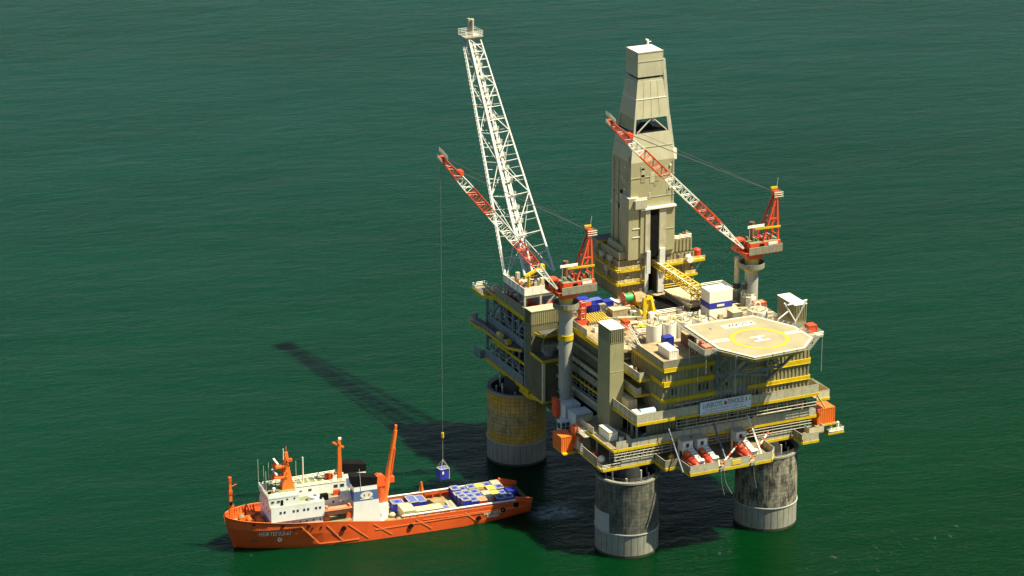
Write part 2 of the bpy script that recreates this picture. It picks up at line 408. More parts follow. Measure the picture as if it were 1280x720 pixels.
# ------------------------------------------------------------------ lower deck
FX = 54.6
ld = T('lower_deck', 'lowest steel deck of the platform with wind walls, resting on the concrete legs', 'deck', (22, 20, 24))
poly1 = [(-9, -3), (48.5, -3), (48.5, -8.2), (53.6, -8.2), (53.6, 0), (FX, 0), (FX, 88), (-1.6, 88), (-1.6, 58), (3, 50), (3, 24), (-6.5, 16.5), (-8.6, 12)]
b = MB(); b.prism(poly1, 24.05, 24.6, 'deck'); P('floor', b, ld)
b = MB()
for yy in (-1, 12, 26, 40, 54, 66, 78): b.beam((-1.4 if yy > 57 else (4 if yy > 24 else -6), yy, 23.3), (54, yy, 23.3), .8, 1.4, 'steel_dark')
for xx in (0, 14, 28, 42, 53): b.beam((xx, 0 if xx < 50 else 1, 23.2), (xx, 87, 23.2), .8, 1.5, 'steel_dark')
P('girder', b, ld)
for pts, z0, z1 in (([(-8.6, 12), (-9, -3), (6.4, -3)], 23.95, 24.62), ([(37.6, -3.1), (48.4, -3.1), (48.5, -8.3), (53.7, -8.3), (53.7, 0)], 23.95, 24.62), ([(-1.75, 88), (-1.75, 58)], 23.45, 24.64), ([(-1.9, 64), (-1.9, 57.5), (2.4, 50.6)], 22.2, 23.4)):
    b = MB(); b.strip(pts, z0, z1, .25, 'yellow'); P('edge_beam', b, ld)
for pts, h, m in (([(-3.6, -3.02), (6.3, -3.02)], 2.2, 'panel'), ([(-8.8, 9), (-8.9, 0)], 2.2, 'panel_grey'), ([(37.6, -3.02), (48.4, -3.02)], 2.0, 'panel'), ([(48.5, -3.3), (48.52, -8.2)], 2.1, 'panel_grey'), ([(48.7, -8.22), (53.6, -8.22)], 2.2, 'panel'), ([(-1.7, 87.9), (-1.7, 62)], 2.6, 'steel_blue')):
    b = MB(); b.panels(pts, 24.66, h, m); P('wind_wall', b, ld)
b = MB(); b.rails([(-8.9, 0), (-8.95, -2.9), (-3.7, -2.95)], 24.6); P('railing', b, ld)
b = MB()
b.corr((8, 1.2), (53.5, 1.2), 24.6, 29.1, 'clad'); b.box(8, 53.5, 1.25, 1.6, 24.6, 29.1, 'clad_dark')
P('front_wall', b, ld)
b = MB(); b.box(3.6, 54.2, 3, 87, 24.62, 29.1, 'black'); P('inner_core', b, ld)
b = MB()
for k in range(7): b.cyl(-4.5 + k * 1.7, 1.5 + .3 * (k % 3), 24.6, 29.1, .18, 'steel', 8)
for z in (26.8, 27.6, 28.4): b.tube((-6, -1.2, z), (30, -1.2, z), .12, 'pale_steel', 6)
P('pipework', b, ld)
b = MB(); b.box(.8, 2.9, -2.4, -2.1, 27.1, 28.0, 'green'); P('notice_panel', b, ld, 'green notice panel')

# lifeboat platform: hangs out in front of the lower deck
lp = T('lifeboat_platform', 'lifeboat platform with wind walls jutting out below the long sign', 'platform', (22, -9, 24))
lpoly = [(6.5, -3.1), (6.5, -9.1), (10.6, -9.1), (10.6, -15.2), (35.2, -15.2), (37.5, -12.5), (37.5, -3.1)]
b = MB(); b.prism(lpoly, 24.04, 24.58, 'deck'); P('floor', b, lp)
b = MB(); b.strip(lpoly[:-1] + [(37.5, -3.2)], 23.9, 24.66, .24, 'yellow'); P('edge_beam', b, lp)
b = MB(); b.panels([(6.5, -3.2), (6.5, -9), (10.5, -9.05), (10.6, -15.1)], 24.66, 2.1, 'panel_grey'); P('wind_wall', b, lp)
for x0, x1 in ((10.7, 19.2), (20.9, 28.4), (30.2, 35.2)):
    b = MB(); b.panels([(x0, -15.2), (x1, -15.2)], 24.66, 2.1, 'panel', 4.2); P('wind_wall', b, lp)
b = MB(); b.panels([(35.25, -15.1), (37.4, -12.6), (37.5, -5)], 24.66, 2.0, 'panel'); P('wind_wall', b, lp)
b = MB(); b.box(23.2, 25.8, -15.34, -15.26, 25.1, 26.4, 'yellow_pale'); P('notice_panel', b, lp, 'yellow notice panel')
for x in (20.05, 29.3):
    b = MB(); b.beam((x - .5, -15.9, 24.3), (x - .5, -12, 24.3), .2, .4, 'pale_steel'); b.beam((x + .5, -15.9, 24.3), (x + .5, -12, 24.3), .2, .4, 'pale_steel'); b.box(x - .6, x + .6, -15.8, -15.25, 24.2, 24.9, 'steel')
    b.tube((x - .6, -15.3, 25.6), (x + .6, -15.3, 25.6), .05, 'pale_steel', 4); P('launch_gate', b, lp)
b = MB()
for x in (8, 14, 22, 30, 36): b.beam((x, -14.6 if x > 10 else -8.6, 23.6), (x, 1, 23.4), .5, .8, 'steel_dark')
P('girder', b, lp)
for (x, z1, m) in ((9.9, 33.6, 'brace_shaded'), (23.2, 33.4, 'brace_shaded'), (33.8, 33.3, 'white')):  # brace tones paint in the light: two in shade, the last sunlit
    b = MB(); b.tube((x, -4.2, z1), (x - .8, -14.3, 25.0), .26, m, 8); P('hanger_brace', b, lp)
def bins(x, y, z, n, label, g, m='red'):
    for k in range(n):
        b = MB(); b.box(x + k * 1.9, x + k * 1.9 + 1.7, y, y + 1.2, z, z + 1.1, m); b.box(x + k * 1.9 - .06, x + k * 1.9 + 1.76, y - .06, y + 1.26, z + 1.12, z + 1.3, m); S('storage_bin', b, label[k], 'bin', (x + k * 1.9 + .85, y + .6, z), g)
bins(7.1, -8.3, 24.6, 2, ['red storage bin left of the other on the lifeboat platform step', 'red storage bin right of the other on the lifeboat platform step'], 'red bins by the lifeboats')
b = MB(); b.cyl(9.9, -6.2, 24.6, 26.6, .75, 'yellow', 14); b.sphere((9.9, -6.2, 26.6), .75, 'yellow', 12, sz=.5); b.cyl(9.9, -6.2, 26.9, 27.4, .2, 'steel', 8)
S('pressure_vessel', b, 'small yellow round vessel behind the red bins', 'vessel', (9.9, -6.2, 24.6))

# lifeboats: inclined launching davit with cabin, boat below it
def davit():
    t = T('lifeboat_davit', '', 'davit', (0, 0, 0), 'launching davits on the lifeboat platform', local=True)
    b = MB(); b.box(-1.4, 1.5, -.9, 2.1, 3.0, 5.9, 'white'); b.box(-1.52, 1.62, -1.02, 2.22, 5.92, 6.08, 'pale_steel'); P('winch_house', b, t)
    b = MB(); b.box(-.5, .35, -.98, -.92, 4.2, 5.3, 'glass'); P('window', b, t)
    b = MB(); b.beam((.6, -.9, 3.9), (.6, -7.0, 2.2), 1.5, .75, 'white'); b.beam((.6, -6.6, 2.6), (.6, -7.4, 2.3), 1.9, 1.0, 'white'); P('launch_beam', b, t)
    for k in range(5):
        b = MB() if k == 0 else b; b.box(-.15, 1.35, -2.0 - k * 1.05, -1.8 - k * 1.05, 4.02 - k * .29, 4.14 - k * .29, 'pale_steel')
    P('tread', b, t)
    for p, q in (((-1.2, -.6, 3), (-1.2, -1.6, 0)), ((1.4, -.6, 3), (1.4, -1.6, 0)), ((-1.2, 1.8, 3), (-1.2, 1.8, 0)), ((1.4, 1.8, 3), (1.4, 1.8, 0)), ((1.5, -6.9, 2.2), (1.7, -7.3, 0)), ((-.3, -6.9, 2.2), (-1.0, -7.6, 0))):
        b = MB(); b.beam(p, q, .42, .42, 'white'); P('leg', b, t)
    return t
def lifeboat():
    t = T('lifeboat', '', 'lifeboat', (0, 0, 0), 'enclosed lifeboats under the davits', local=True)
    vs = []; fs = []; N = 14; K = 12; L = 7.6
    for i in range(N + 1):
        u = i / N; prof = max(.06, math.sin(PI * min(1, max(0, .04 + .92 * u))) ** .42)
        for k in range(K):
            a = 2 * PI * k / K; vs.append((1.28 * prof * math.cos(a), -u * L, 1.35 + 1.3 * prof * math.sin(a) * (1 if math.sin(a) > 0 else .9)))
    for i in range(N):
        for k in range(K): fs.append((i * K + k, i * K + (k + 1) % K, (i + 1) * K + (k + 1) % K, (i + 1) * K + k))
    fs += [tuple(range(K))[::-1], tuple(N * K + k for k in range(K))]
    b = MB(); b.raw(vs, fs, 'red', True); P('hull', b, t)
    b = MB(); b.frustum(0, -2.0, 2.3, 3.2, .75, 1.3, .6, .9, 'orange'); P('canopy', b, t)
    b = MB(); b.strip([(-1.3, -.9), (-1.3, -6.6)], 1.25, 1.45, .12, 'salmon'); b.strip([(1.3, -.9), (1.3, -6.6)], 1.25, 1.45, .12, 'salmon'); P('fender', b, t)
    b = MB(); b.sphere((0, -7.3, 1.5), .5, 'cream', 8, 1.2, .8, 1); P('bow_hatch', b, t)
    return t
dv = davit(); lb = lifeboat()
BX = [(14.0, 'left'), (18.35, 'middle'), (30.0, 'right')]
DL = ['white davit with cabin over the leftmost of the three lifeboats', 'white davit with cabin over the middle lifeboat', 'white davit with cabin in full sun above the rightmost lifeboat']
LL = ['red enclosed lifeboat under the leftmost white davit', 'red enclosed lifeboat under the middle white davit', 'orange red enclosed lifeboat on the right beside the tall leg, tilted in the sun']
for i, (x, _) in enumerate(BX):
    for j, (o, lab) in enumerate(((dv, DL), (lb, LL))):
        loc = (x, -6.6, 24.6) if j == 0 else (x - .75 if i < 2 else x - 1.4, -6.9, 25.0)
        if i == 0: o.location = loc; o['label'] = lab[0]
        else: copy_thing(o, loc, 0, lab[i])
def pole(p, q, label):
    p, q = Vector(p), Vector(q); n = 9; b = MB()
    for k in range(n): b.tube(p.lerp(q, k / n), p.lerp(q, (k + 1) / n), .24, 'red' if k % 2 == 0 else 'white', 8)
    S('striped_boom', b, label, 'boom', p, 'red and white striped booms')
pole((20.1, -15.0, 25.6), (33.6, -6.2, 30.4), 'long red and white striped boom between the middle and right lifeboats')
pole((29.2, -14.6, 25.6), (39.2, -6, 28.4), 'red and white striped boom rising to the right of the rightmost lifeboat')
for (x, dx, lab) in ((19.7, 1.2, 'thin pale rope hanging down from the left launch gate'), (20.6, 2.6, 'thin pale rope hanging in a curve right of the left launch gate'), (29.5, 1.2, 'thin rope hanging in front of the blotched leg')):
    b = MB(); b.path([(x + dx * (k / 8) ** 2, -15.7, 24.3 - 7.2 * k / 8) for k in range(9)], .05, 'pale_steel', 4); S('rope', b, lab, 'rope', (x, -15.7, 24.3))
b = MB(); b.box(38.2, 41.2, -2.6, -.8, 24.66, 26.4, 'orange'); b.box(38.1, 41.3, -2.7, -.7, 26.42, 26.6, 'orange'); S('storage_bin', b, 'orange storage bin behind the right end of the lifeboat platform', 'bin', (39.7, -1.7, 24.6))

# ------------------------------------------------------------------ middle deck
md = T('middle_deck', 'middle deck of the platform with a grey ribbed front wall above the lifeboats', 'deck', (25, 10, 29.2))
poly2 = [(-6, -3.4), (55.4, -3.4), (55.4, 40), (3.2, 40), (3.2, 22), (-6, 19)]
b = MB(); b.prism(poly2, 29.25, 29.8, 'deck'); P('floor', b, md)
b = MB(); b.strip([(-6.1, 19), (-6.1, -3.5), (55.5, -3.5), (55.5, 8)], 29.1, 29.82, .24, 'yellow'); P('edge_beam', b, md)
b = MB(); b.panels([(-.6, -.4), (-.6, -3.4), (55.3, -3.45), (55.4, 4)], 29.86, 2.2, 'panel'); P('wind_wall', b, md)
b = MB(); b.panels([(-5.2, -3.45), (-1.6, -3.45)], 29.86, 2.1, 'panel', 1.8); P('wind_wall', b, md)
b = MB(); b.rails([(-5.9, 18.5), (-5.95, 3)], 29.8); b.rails([(-5.95, 3), (-5.95, -3.2)], 29.8); P('railing', b, md)
b = MB(); b.corr((5.6, .3), (53.2, .3), 29.8, 36.2, 'clad'); b.box(5.7, 53.3, .35, .8, 29.8, 36.2, 'clad_dark'); b.box(53.3, 53.6, .35, 22, 29.8, 36.2, 'clad')
P('front_wall', b, md)
for x in (15, 20.5, 26.2, 31, 35.5, 41):
    b = MB(); b.box(x, x + 1.1, .05, .12, 31.9 if x % 2 else 32.2, 34.0, 'black'); P('door', b, md)
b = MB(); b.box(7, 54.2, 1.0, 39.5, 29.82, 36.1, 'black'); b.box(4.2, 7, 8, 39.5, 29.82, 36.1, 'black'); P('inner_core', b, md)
b = MB()
for (x, y) in ((-4.8, -2.6), (1.0, -3.2), (-5, 8), (2.4, 2.2)): b = MB(); b.cyl(x, y, 24.6 if x < -4 else 29.8, 29.2 if x < -4 else 36.2, .3, 'steel', 10); P('column', b, md)
# lattice rack of rails and pipes hung below the upper terrace and below this deck
b = MB()
for z in (33.3, 34.2, 35.1): b.tube((12, -4.7, z), (54.8, -4.7, z), .09, 'pale_steel', 5)
for k in range(15): b.tube((12 + k * 3.05, -4.7, 33.2), (12 + k * 3.05, -4.7, 36.1), .09, 'pale_steel', 4)
b.tube((14, -4.4, 33.0), (34, -4.4, 33.0), .22, 'pale_steel', 8); b.tube((36, -4.4, 33.1), (47, -4.4, 33.1), .3, 'cream', 8); b.tube((36, -4.4, 33.1), (36, -3.4, 32.0), .3, 'cream', 8)
P('pipe_rack', b, md)
b = MB()
for z in (26.8, 27.7, 28.5): b.tube((-5.8, -3.5, z), (54, -3.5, z), .09, 'pale_steel', 5)
for k in range(22): b.tube((-5.6 + k * 2.8, -3.5, 26.7), (-5.6 + k * 2.8, -3.5, 29.1), .09, 'pale_steel', 4)
for k in range(9): b.tube((-5.6 + k * 1.3, -3.5, 26.7), (-4.3 + k * 1.3, -3.5, 29.1), .07, 'pale_steel', 4)
P('pipe_rack', b, md)
b = MB(); b.tube((1.6, -.6, 30), (4.2, -2.4, 32.6), .28, 'steel_blue', 8); P('brace', b, md)

# ------------------------------------------------------------------ upper terrace + accommodation block
ac = T('accommodation_block', 'tan ribbed living quarters block with yellow floor bands under the helideck', 'building', (31, 5, 36.3))
X0, X1, YF, YB = 9.0, 53.2, -2.6, 16
poly3 = [(0, -5), (55, -5), (55, 14), (0, 14)]
b = MB(); b.prism(poly3, 36.3, 36.86, 'deck'); P('terrace_floor', b, ac)
b = MB(); b.strip([(-.1, 14), (-.1, -5.1), (55.1, -5.1), (55.1, 6)], 36.15, 36.88, .24, 'yellow'); P('edge_beam', b, ac)
b = MB(); b.panels([(-.02, 13.5), (-.02, -5), (55, -5.02), (55.02, 5)], 36.92, 2.35, 'panel'); P('wind_wall', b, ac)
b = MB(); b.box(X0 + .25, X1 - .2, YF + .2, YB, 36.88, 49.9, 'clad_dark')
b.corr((X0, YF), (X1, YF), 36.9, 49.85, 'clad'); b.corr((X0, YB), (X0, YF + .02), 36.9, 49.85, 'clad'); b.corr((X1, YF + .02), (X1, YB), 36.9, 49.85, 'clad')
P('wall', b, ac)
for (z, h) in ((40.55, .95), (45.1, 1.25), (49.2, .95)):
    for xa, xb in ((X0 - .1, 24.6), (34.2 if z < 45 else 32.4, X1 + .1)):
        if z > 49 and xa > 30: continue
        b = MB(); b.box(xa, xb, YF - .5, YF - .14, z, z + h, 'yellow'); b.box(xa, xb, YF - .62, YF - .13, z - .12, z - .005, 'yellow'); P('floor_band', b, ac)
    b = MB(); b.box(24.62, 34.18 if z < 45 else 32.38, YF - .34, YF - .16, z - .1, z + h, 'steel_blue'); P('floor_band', b, ac, 'blue grey floor band')
    b = MB(); b.box(X0 - .42, X0 - .1, YF - .14, 4.0 if z < 49 else 14.5, z, z + h, 'yellow'); P('floor_band', b, ac)
    b = MB(); b.box(X1 + .15, X1 + .4, YF - .1, YB, z, z + h, 'yellow'); P('floor_band', b, ac)
for z, xs in ((42.4, ((11.3, 12.7), (19.3, 20.7), (21.0, 22.4), (27.3, 28.6))), (47.2, ((24.8, 26.2), (22.9, 23.9))), (37.9, ((46, 47), (28, 29), (37, 38)))):
    for xa, xb in xs:
        b = MB(); b.box(xa, xb, YF - .22, YF - .17, z, z + 1.75, 'glass'); o = P('window', b, ac)
        b = MB(); b.strip([(xa - .1, YF - .2), (xb + .1, YF - .2)], z - .14, z - .02, .12, 'steel'); b.strip([(xa - .1, YF - .2), (xb + .1, YF - .2)], z + 1.77, z + 1.9, .12, 'steel'); P('frame', b, o)
# roof
b = MB(); b.box(X0 - .3, X1, YF - .2, YB, 49.92, 50.3, 'deck_tan'); P('roof', b, ac)
b = MB(); b.panels([(X0 - .3, 15), (X0 - .3, YF - .25), (24.8, YF - .25)], 50.32, 1.9, 'panel_grey'); P('wind_wall', b, ac)
# side balconies
for z, yf, xl in ((45.1, 3.4, 4.9), (40.6, 4.2, 4.6)):
    q = P('balcony', MB().box(xl, X0 - .5, yf, 19, z, z + .35, 'deck'), ac)
    b = MB(); b.strip([(xl - .1, 19), (xl - .1, yf - .1), (X0 - .55, yf - .1)], z - .25, z + .36, .2, 'yellow'); P('edge_beam', b, q)
    b = MB(); b.panels([(xl, 18.8), (xl, yf), (xl + 1.4, yf)], z + .4, 1.9, 'panel'); P('wind_wall', b, q)
b = MB(); b.box(X0 - .18, X0 - .12, 6, 16, 46.3, 49.0, 'rust'); P('side_door', b, ac, 'rust brown side doors')
b = MB()
for k in range(9):
    x = 12.5 + k * 1.2; b = MB(); b.box(x, x + .9, YF - 1.0, YF - .3, 37 + .3 * (k % 3), 38.6 + .5 * (k % 2), random.choice(['steel', 'pale_steel', 'panel_grey', 'steel_blue'])); P('wall_equipment', b, ac)
b = MB(); b.tube((12, YF - .5, 39.4), (24, YF - .5, 39.6), .16, 'pale_steel', 6); P('wall_pipe', b, ac)
for x, y0 in ((9.8, -4.9),):
    b = MB(); b.tube((18.2, YF - 1.9, 50), (18.2, YF - 1.9, 45), .06, 'white', 4); P('flag_pole', b, ac)

# sign
sg = T('long_sign', 'long pale sign board with platform name lettering above the lifeboats', 'sign', (24, -5.6, 36.4))
b = MB(); b.box(18.55, 33.9, -5.62, -5.42, 36.45, 40.0, 'sign_white'); P('board', b, sg)
b = MB(); b.strip([(18.5, -5.55), (33.9, -5.55)], 36.0, 36.4, .3, 'yellow'); P('edge_beam', b, sg)
Fm = Matrix.Rotation(PI / 2, 4, 'X')
def front(x, y, z): return Matrix.Translation((x, y, z)) @ Fm
text('lettering', 'LUNSKOYE A', 2.0, 'ink', sg, front(22.75, -5.65, 38.85), width=7.0)
text('lettering', 'ЛУНСКОЕ А', 2.0, 'ink', sg, front(29.75, -5.65, 38.85), width=6.0)
text('small_lettering', 'SAKHALIN ENERGY INVESTMENT COMPANY LTD', .72, 'ink_grey', sg, front(25.7, -5.65, 37.65), width=11.5)
text('small_lettering', 'LUNSKOYE FIELD  SAKHALIN-2 PROJECT  OFFSHORE PLATFORM', .62, 'ink_grey', sg, front(25.7, -5.65, 36.9), width=13.5)
b = MB(); b.raw([(26.2 + .42 * math.cos(a * PI / 3), -5.66, 38.85 + .6 * math.sin(a * PI / 3)) for a in range(6)], [(0, 1, 2, 3, 4, 5)], 'red'); P('emblem', b, sg, 'small red and yellow emblem')
b = MB(); b.box(32.9, 33.85, -5.66, -5.63, 38.4, 39.9, 'mark_white'); b.raw([(33.1, -5.67, 38.6), (33.7, -5.67, 38.6), (33.5, -5.67, 39.7)], [(0, 1, 2)], 'green'); P('emblem', b, sg, 'green flame emblem in the corner')

# ------------------------------------------------------------------ helideck
HZ = 57.0
hd = T('helideck', 'octagonal tan helideck with a yellow ring and white H', 'helideck', (34, -7, 50))
hp = [(25.6, -21.4), (41.2, -20.6), (47.3, -14.4), (47.3, -4.8), (41.2, 7.7), (20.3, 8.1), (20.2, -11.7)]
b = MB(); b.prism(hp, HZ - .45, HZ, 'helideck_paint'); P('landing_surface', b, hd)
def inset(poly, d):
    n = len(poly); cx = sum(p[0] for p in poly) / n; cy = sum(p[1] for p in poly) / n; out = []
    for i in range(n):
        a = Vector(poly[i - 1]); p = Vector(poly[i]); c = Vector(poly[(i + 1) % n]); e1 = (p - a).normalized(); e2 = (c - p).normalized()
        n1 = Vector((-e1.y, e1.x)); n2 = Vector((-e2.y, e2.x)); bis = (n1 + n2).normalized(); out.append(tuple(p + bis * (d / max(.3, bis.dot(n1)))))
    return out
i1, i2 = inset(hp, .35), inset(hp, .75); b = MB()
for k in range(len(hp)):
    j = (k + 1) % len(hp); b.face([(*i1[k], HZ + .012), (*i1[j], HZ + .012), (*i2[j], HZ + .012), (*i2[k], HZ + .012)], 'mark_white')
P('edge_line', b, hd)
def flatring(b, x, y, r0, r1, z, m, n=64):
    for k in range(n):
        a, c = 2 * PI * k / n, 2 * PI * (k + 1) / n
        b.face([(x + r0 * math.cos(a), y + r0 * math.sin(a), z), (x + r1 * math.cos(a), y + r1 * math.sin(a), z), (x + r1 * math.cos(c), y + r1 * math.sin(c), z), (x + r0 * math.cos(c), y + r0 * math.sin(c), z)], m)
HX, HY = 34.0, -9.1
b = MB(); flatring(b, HX, HY, 6.75, 7.85, HZ + .012, 'mark_yellow'); P('yellow_ring', b, hd)
b = MB()
for y in (-1.45, 1.45): b.box(HX - 2.15, HX + 2.15, HY + y - .36, HY + y + .36, HZ + .008, HZ + .016, 'mark_white')
b.box(HX - .4, HX + .4, HY - 1.09, HY + 1.09, HZ + .008, HZ + .016, 'mark_white'); P('letter_h', b, hd)
text('deck_name', 'LUNSKOYE A', 3.0, 'ink', hd, Matrix.Translation((34.0, 2.6, HZ + .016)) @ Matrix.Rotation(R(-1), 4, 'Z'), width=8.8, bold=.07)
b = MB(); b.box(29.3, 38.7, 1.2, 4.0, HZ + .004, HZ + .008, 'mark_white'); P('name_panel', b, hd)
text('deck_name', '9', 1.6, 'ink', hd, Matrix.Translation((25.6, 2.6, HZ + .016)))
b, b2 = MB(), MB()
for k in range(9):
    x = 20.9 + k * .6; b.face([(x, -7.2, HZ + .012), (x + .32, -7.2, HZ + .012), (x + .72, -5.2, HZ + .012), (x + .4, -5.2, HZ + .012)], 'mark_white')
    x = 41.8 + k * .55; b2.face([(x, -9.6, HZ + .012), (x + .32, -9.6, HZ + .012), (x + .72, -7.6, HZ + .012), (x + .4, -7.6, HZ + .012)], 'mark_white')
P('hatch_marking', b, hd); P('hatch_marking', b2, hd)
# safety net
o1 = inset(hp, -1.5); b = MB()
for k in range(len(hp)):
    j = (k + 1) % len(hp)
    if k == 4: continue
    A, B_ = Vector((*inset(hp, -.05)[k], HZ - .35)), Vector((*inset(hp, -.05)[j], HZ - .35)); C, D = Vector((*o1[j], HZ + .1)), Vector((*o1[k], HZ + .1))
    L = (B_ - A).length; n = max(2, round(L / 1.6))
    for q in range(n + 1): b.beam(A.lerp(B_, q / n), D.lerp(C, q / n), .16, .14, 'pale_steel')
    for q in (0.3, .55, .78, 1): b.beam(A.lerp(D, q), B_.lerp(C, q), .10, .10, 'steel')
P('safety_net', b, hd)
i3 = inset(hp, 1.2)
b = MB(); b.strip([i3[6], i3[0], i3[1], i3[2], i3[3]], HZ - 1.75, HZ - .5, .35, 'yellow'); P('edge_girder', b, hd)
b = MB()
for x in (24.5, 30, 36, 42): b.beam((x, -19.4 if 25 < x < 41 else -14, HZ - .9), (x, 6.5 if x < 41 else 3, HZ - .9), .4, .75, 'steel_blue')
for y in (-17, -11, -4.5, 2): b.beam((22.5, y, HZ - 1.0), (45, y, HZ - 1.0), .35, .6, 'steel_blue')
P('deck_girder', b, hd)
for x in (24.6, 39.6):
    b = MB(); top = HZ - 1.6
    b.tube((x, -18.6, top), (x, -3.4, 42.2), .42, 'steel_blue', 8); b.tube((x, -10.6, top), (x, -3.4, 47.8), .32, 'steel_blue', 8)
    b.tube((x, -10.6, top), (x, -11.2, 49.0), .32, 'steel_blue', 8); b.tube((x, -3.6, 49), (x, -11.2, 49), .32, 'steel_blue', 8); b.tube((x, -3.5, 42), (x, -3.5, top), .4, 'steel_blue', 8)
    P('support_truss', b, hd)
b = MB(); b.tube((24.6, -11, 49), (39.6, -11, 49), .35, 'steel_blue', 8); b.tube((24.6, -11, 49), (32, -18.6, 55.3), .28, 'steel_blue', 8); b.tube((39.6, -11, 49), (32, -18.6, 55.3), .28, 'steel_blue', 8)
b.tube((24.6, -18.6, 55.3), (39.6, -18.6, 55.3), .35, 'steel_blue', 8); b.tube((24.6, -11, 49), (39.6, -4, 44), .26, 'steel_blue', 8); b.tube((39.6, -11, 49), (24.6, -4, 44), .26, 'steel_blue', 8)
P('support_truss', b, hd)
b = MB(); b.tube((25.3, -12, 43.8), (25.3, -12, 55.4), .17, 'pale_steel', 6); P('post', b, hd)
for x in (23, 30, 37, 45):
    for y in (-1, 6): b = MB(); b.cyl(x, y, 50.3, HZ - .5, .3, 'steel', 8); P('post', b, hd)
b = MB()
for k, (x, y) in enumerate(((30.5, -22.2), (34, -22), (38, -21.8), (44.5, -18.5))): b.cyl(x, y, HZ - .2, HZ + .5, .16, 'steel_dark', 6)
P('perimeter_light', b, hd)
for (x, y, lab) in ((18.6, -6.3, None),):
    q = P('access_platform', MB().box(16.2, 20.0, -11.5, -2.5, HZ - 1.5, HZ - 1.2, 'steel'), hd)
    b = MB(); b.panels([(20, -11.5), (16.2, -11.5), (16.2, -2.5)], HZ - 1.2, 1.4, 'pale_steel'); P('wind_wall', b, q)
    b = MB(); b.tube((17, -11, HZ - 1.5), (17, -11, 50.3), .1, 'pale_steel', 5); b.tube((16.4, -3, HZ - 1.5), (16.4, -3, 50.3), .15, 'pale_steel', 5); P('post', b, q)
q = P('access_platform', MB().box(51.6, 57, -3.2, 4.6, 52.0, 52.3, 'pale_steel'), hd)
b = MB(); b.rails([(47.4, -6), (51.6, -3.2), (57, -3.2), (57, 4.6)], 52.3, 'white', 1.2, .06); P('railing', b, q)
b = MB(); b.tube((56.8, -3, 52), (56.8, -3, 42), .06, 'white', 4); b.tube((55, -3, 52), (53.4, -2.4, 48.5), .18, 'steel', 6); P('post', b, q)

def crate(name, x, y, z, lx, ly, h, m, label, cat='container', top=None, group=None, rib=True, rot=0, frame=None):
    """corrugated box with corner posts and a roof lip"""
    t = T(name, label, cat, (x, y, z), group, rot, local=True)
    b = MB()
    if rib:
        b.corr((-lx / 2, -ly / 2), (lx / 2, -ly / 2), .1, h - .1, m, .07, .6); b.corr((-lx / 2, ly / 2), (-lx / 2, -ly / 2), .1, h - .1, m, .07, .6)
        b.corr((lx / 2, -ly / 2), (lx / 2, ly / 2), .1, h - .1, m, .07, .6); b.corr((lx / 2, ly / 2), (-lx / 2, ly / 2), .1, h - .1, m, .07, .6)
        b.box(-lx / 2 + .01, lx / 2 - .01, -ly / 2 + .01, ly / 2 - .01, .06, h - .04, m, top)
    else: b.box(-lx / 2, lx / 2, -ly / 2, ly / 2, .05, h - .03, m, top)
    P('body', b, t)
    b = MB(); fm = frame or m
    for sx in (-1, 1):
        for sy in (-1, 1): b.box(sx * lx / 2 - .11, sx * lx / 2 + .11, sy * ly / 2 - .11, sy * ly / 2 + .11, 0, h, fm)
    for z0 in (0, h - .16):
        for sy in (-1, 1): b.box(-lx / 2 + .12, lx / 2 - .12, sy * ly / 2 - .1, sy * ly / 2 + .1, z0, z0 + .16, fm)
        for sx in (-1, 1): b.box(sx * lx / 2 - .1, sx * lx / 2 + .1, -ly / 2 + .12, ly / 2 - .12, z0, z0 + .16, fm)
    P('frame', b, t)
    return t
crate('equipment_box', 17.9, -9.6, HZ - 1.2, 1.9, 2.2, 1.9, 'salmon', 'small orange fire equipment box on the platform left of the helideck', 'box', rib=False)
b = MB(); b.sphere((18.6, -5.6, HZ - .3), .85, 'red', 10); b.tube((18.6, -5.6, HZ - .2), (17.8, -6.6, HZ + .7), .22, 'red', 6); b.cyl(18.9, -4.2, HZ - 1.2, HZ - .1, .5, 'rust', 10)
S('fire_monitor', b, 'red fire monitor on the grey platform left of the helideck', 'fire monitor', (18.6, -5.6, HZ - 1.2))
crate('equipment_box', 55.4, .8, 52.3, 2.2, 2.4, 2.2, 'crane_red', 'orange red fire equipment box right of the helideck', 'box', rib=False)
b = MB(); b.cyl(53, .4, 52.3, 53.6, .5, 'salmon', 10); b.tube((53, .4, 53.6), (52.4, -.4, 54.2), .18, 'salmon', 6); S('fire_monitor', b, 'salmon fire monitor at the right edge of the helideck', 'fire monitor', (53, .4, 52.3))

# ------------------------------------------------------------------ stair/lift towers
def lift_tower(x0, x1, y0, y1, z0, z1, top_h, label):
    t = T('lift_tower', label, 'tower', ((x0 + x1) / 2, (y0 + y1) / 2, z0))
    b = MB(); b.box(x0, x1, y0, y1, z0, z1 - top_h, 'tower_clad'); P('shaft', b, t)
    b = MB(); zt = z1 - top_h
    b.box(x0, x1, y0, y1, zt + .02, z1 - .02, 'tower_clad')
    b.corr((x0, y0), (x1, y0), zt, z1, 'tower_clad', .13, .55); b.corr((x0, y1), (x0, y0), zt, z1, 'tower_clad', .13, .55); b.corr((x1, y0), (x1, y1), zt, z1, 'tower_clad', .13, .55)
    P('ribbed_head', b, t)
    b = MB(); b.box(x0 - .16, x1 + .16, y0 - .16, y1 + .16, z1 + .01, z1 + .16, 'white'); P('roof', b, t)
    b = MB(); z = zt
    while z > z0 + 3: b.strip([(x0, y1), (x0 - .0, y0 - .0), (x1, y0), (x1, y1)], z - .06, z + .06, .12, 'panel'); z -= 8.2
    P('seam', b, t)
    return t
lift_tower(-1, 3.1, 9, 16.2, 29.84, 58.6, 3.8, 'tall slim tan lift tower with a bright white roof beside the living quarters')
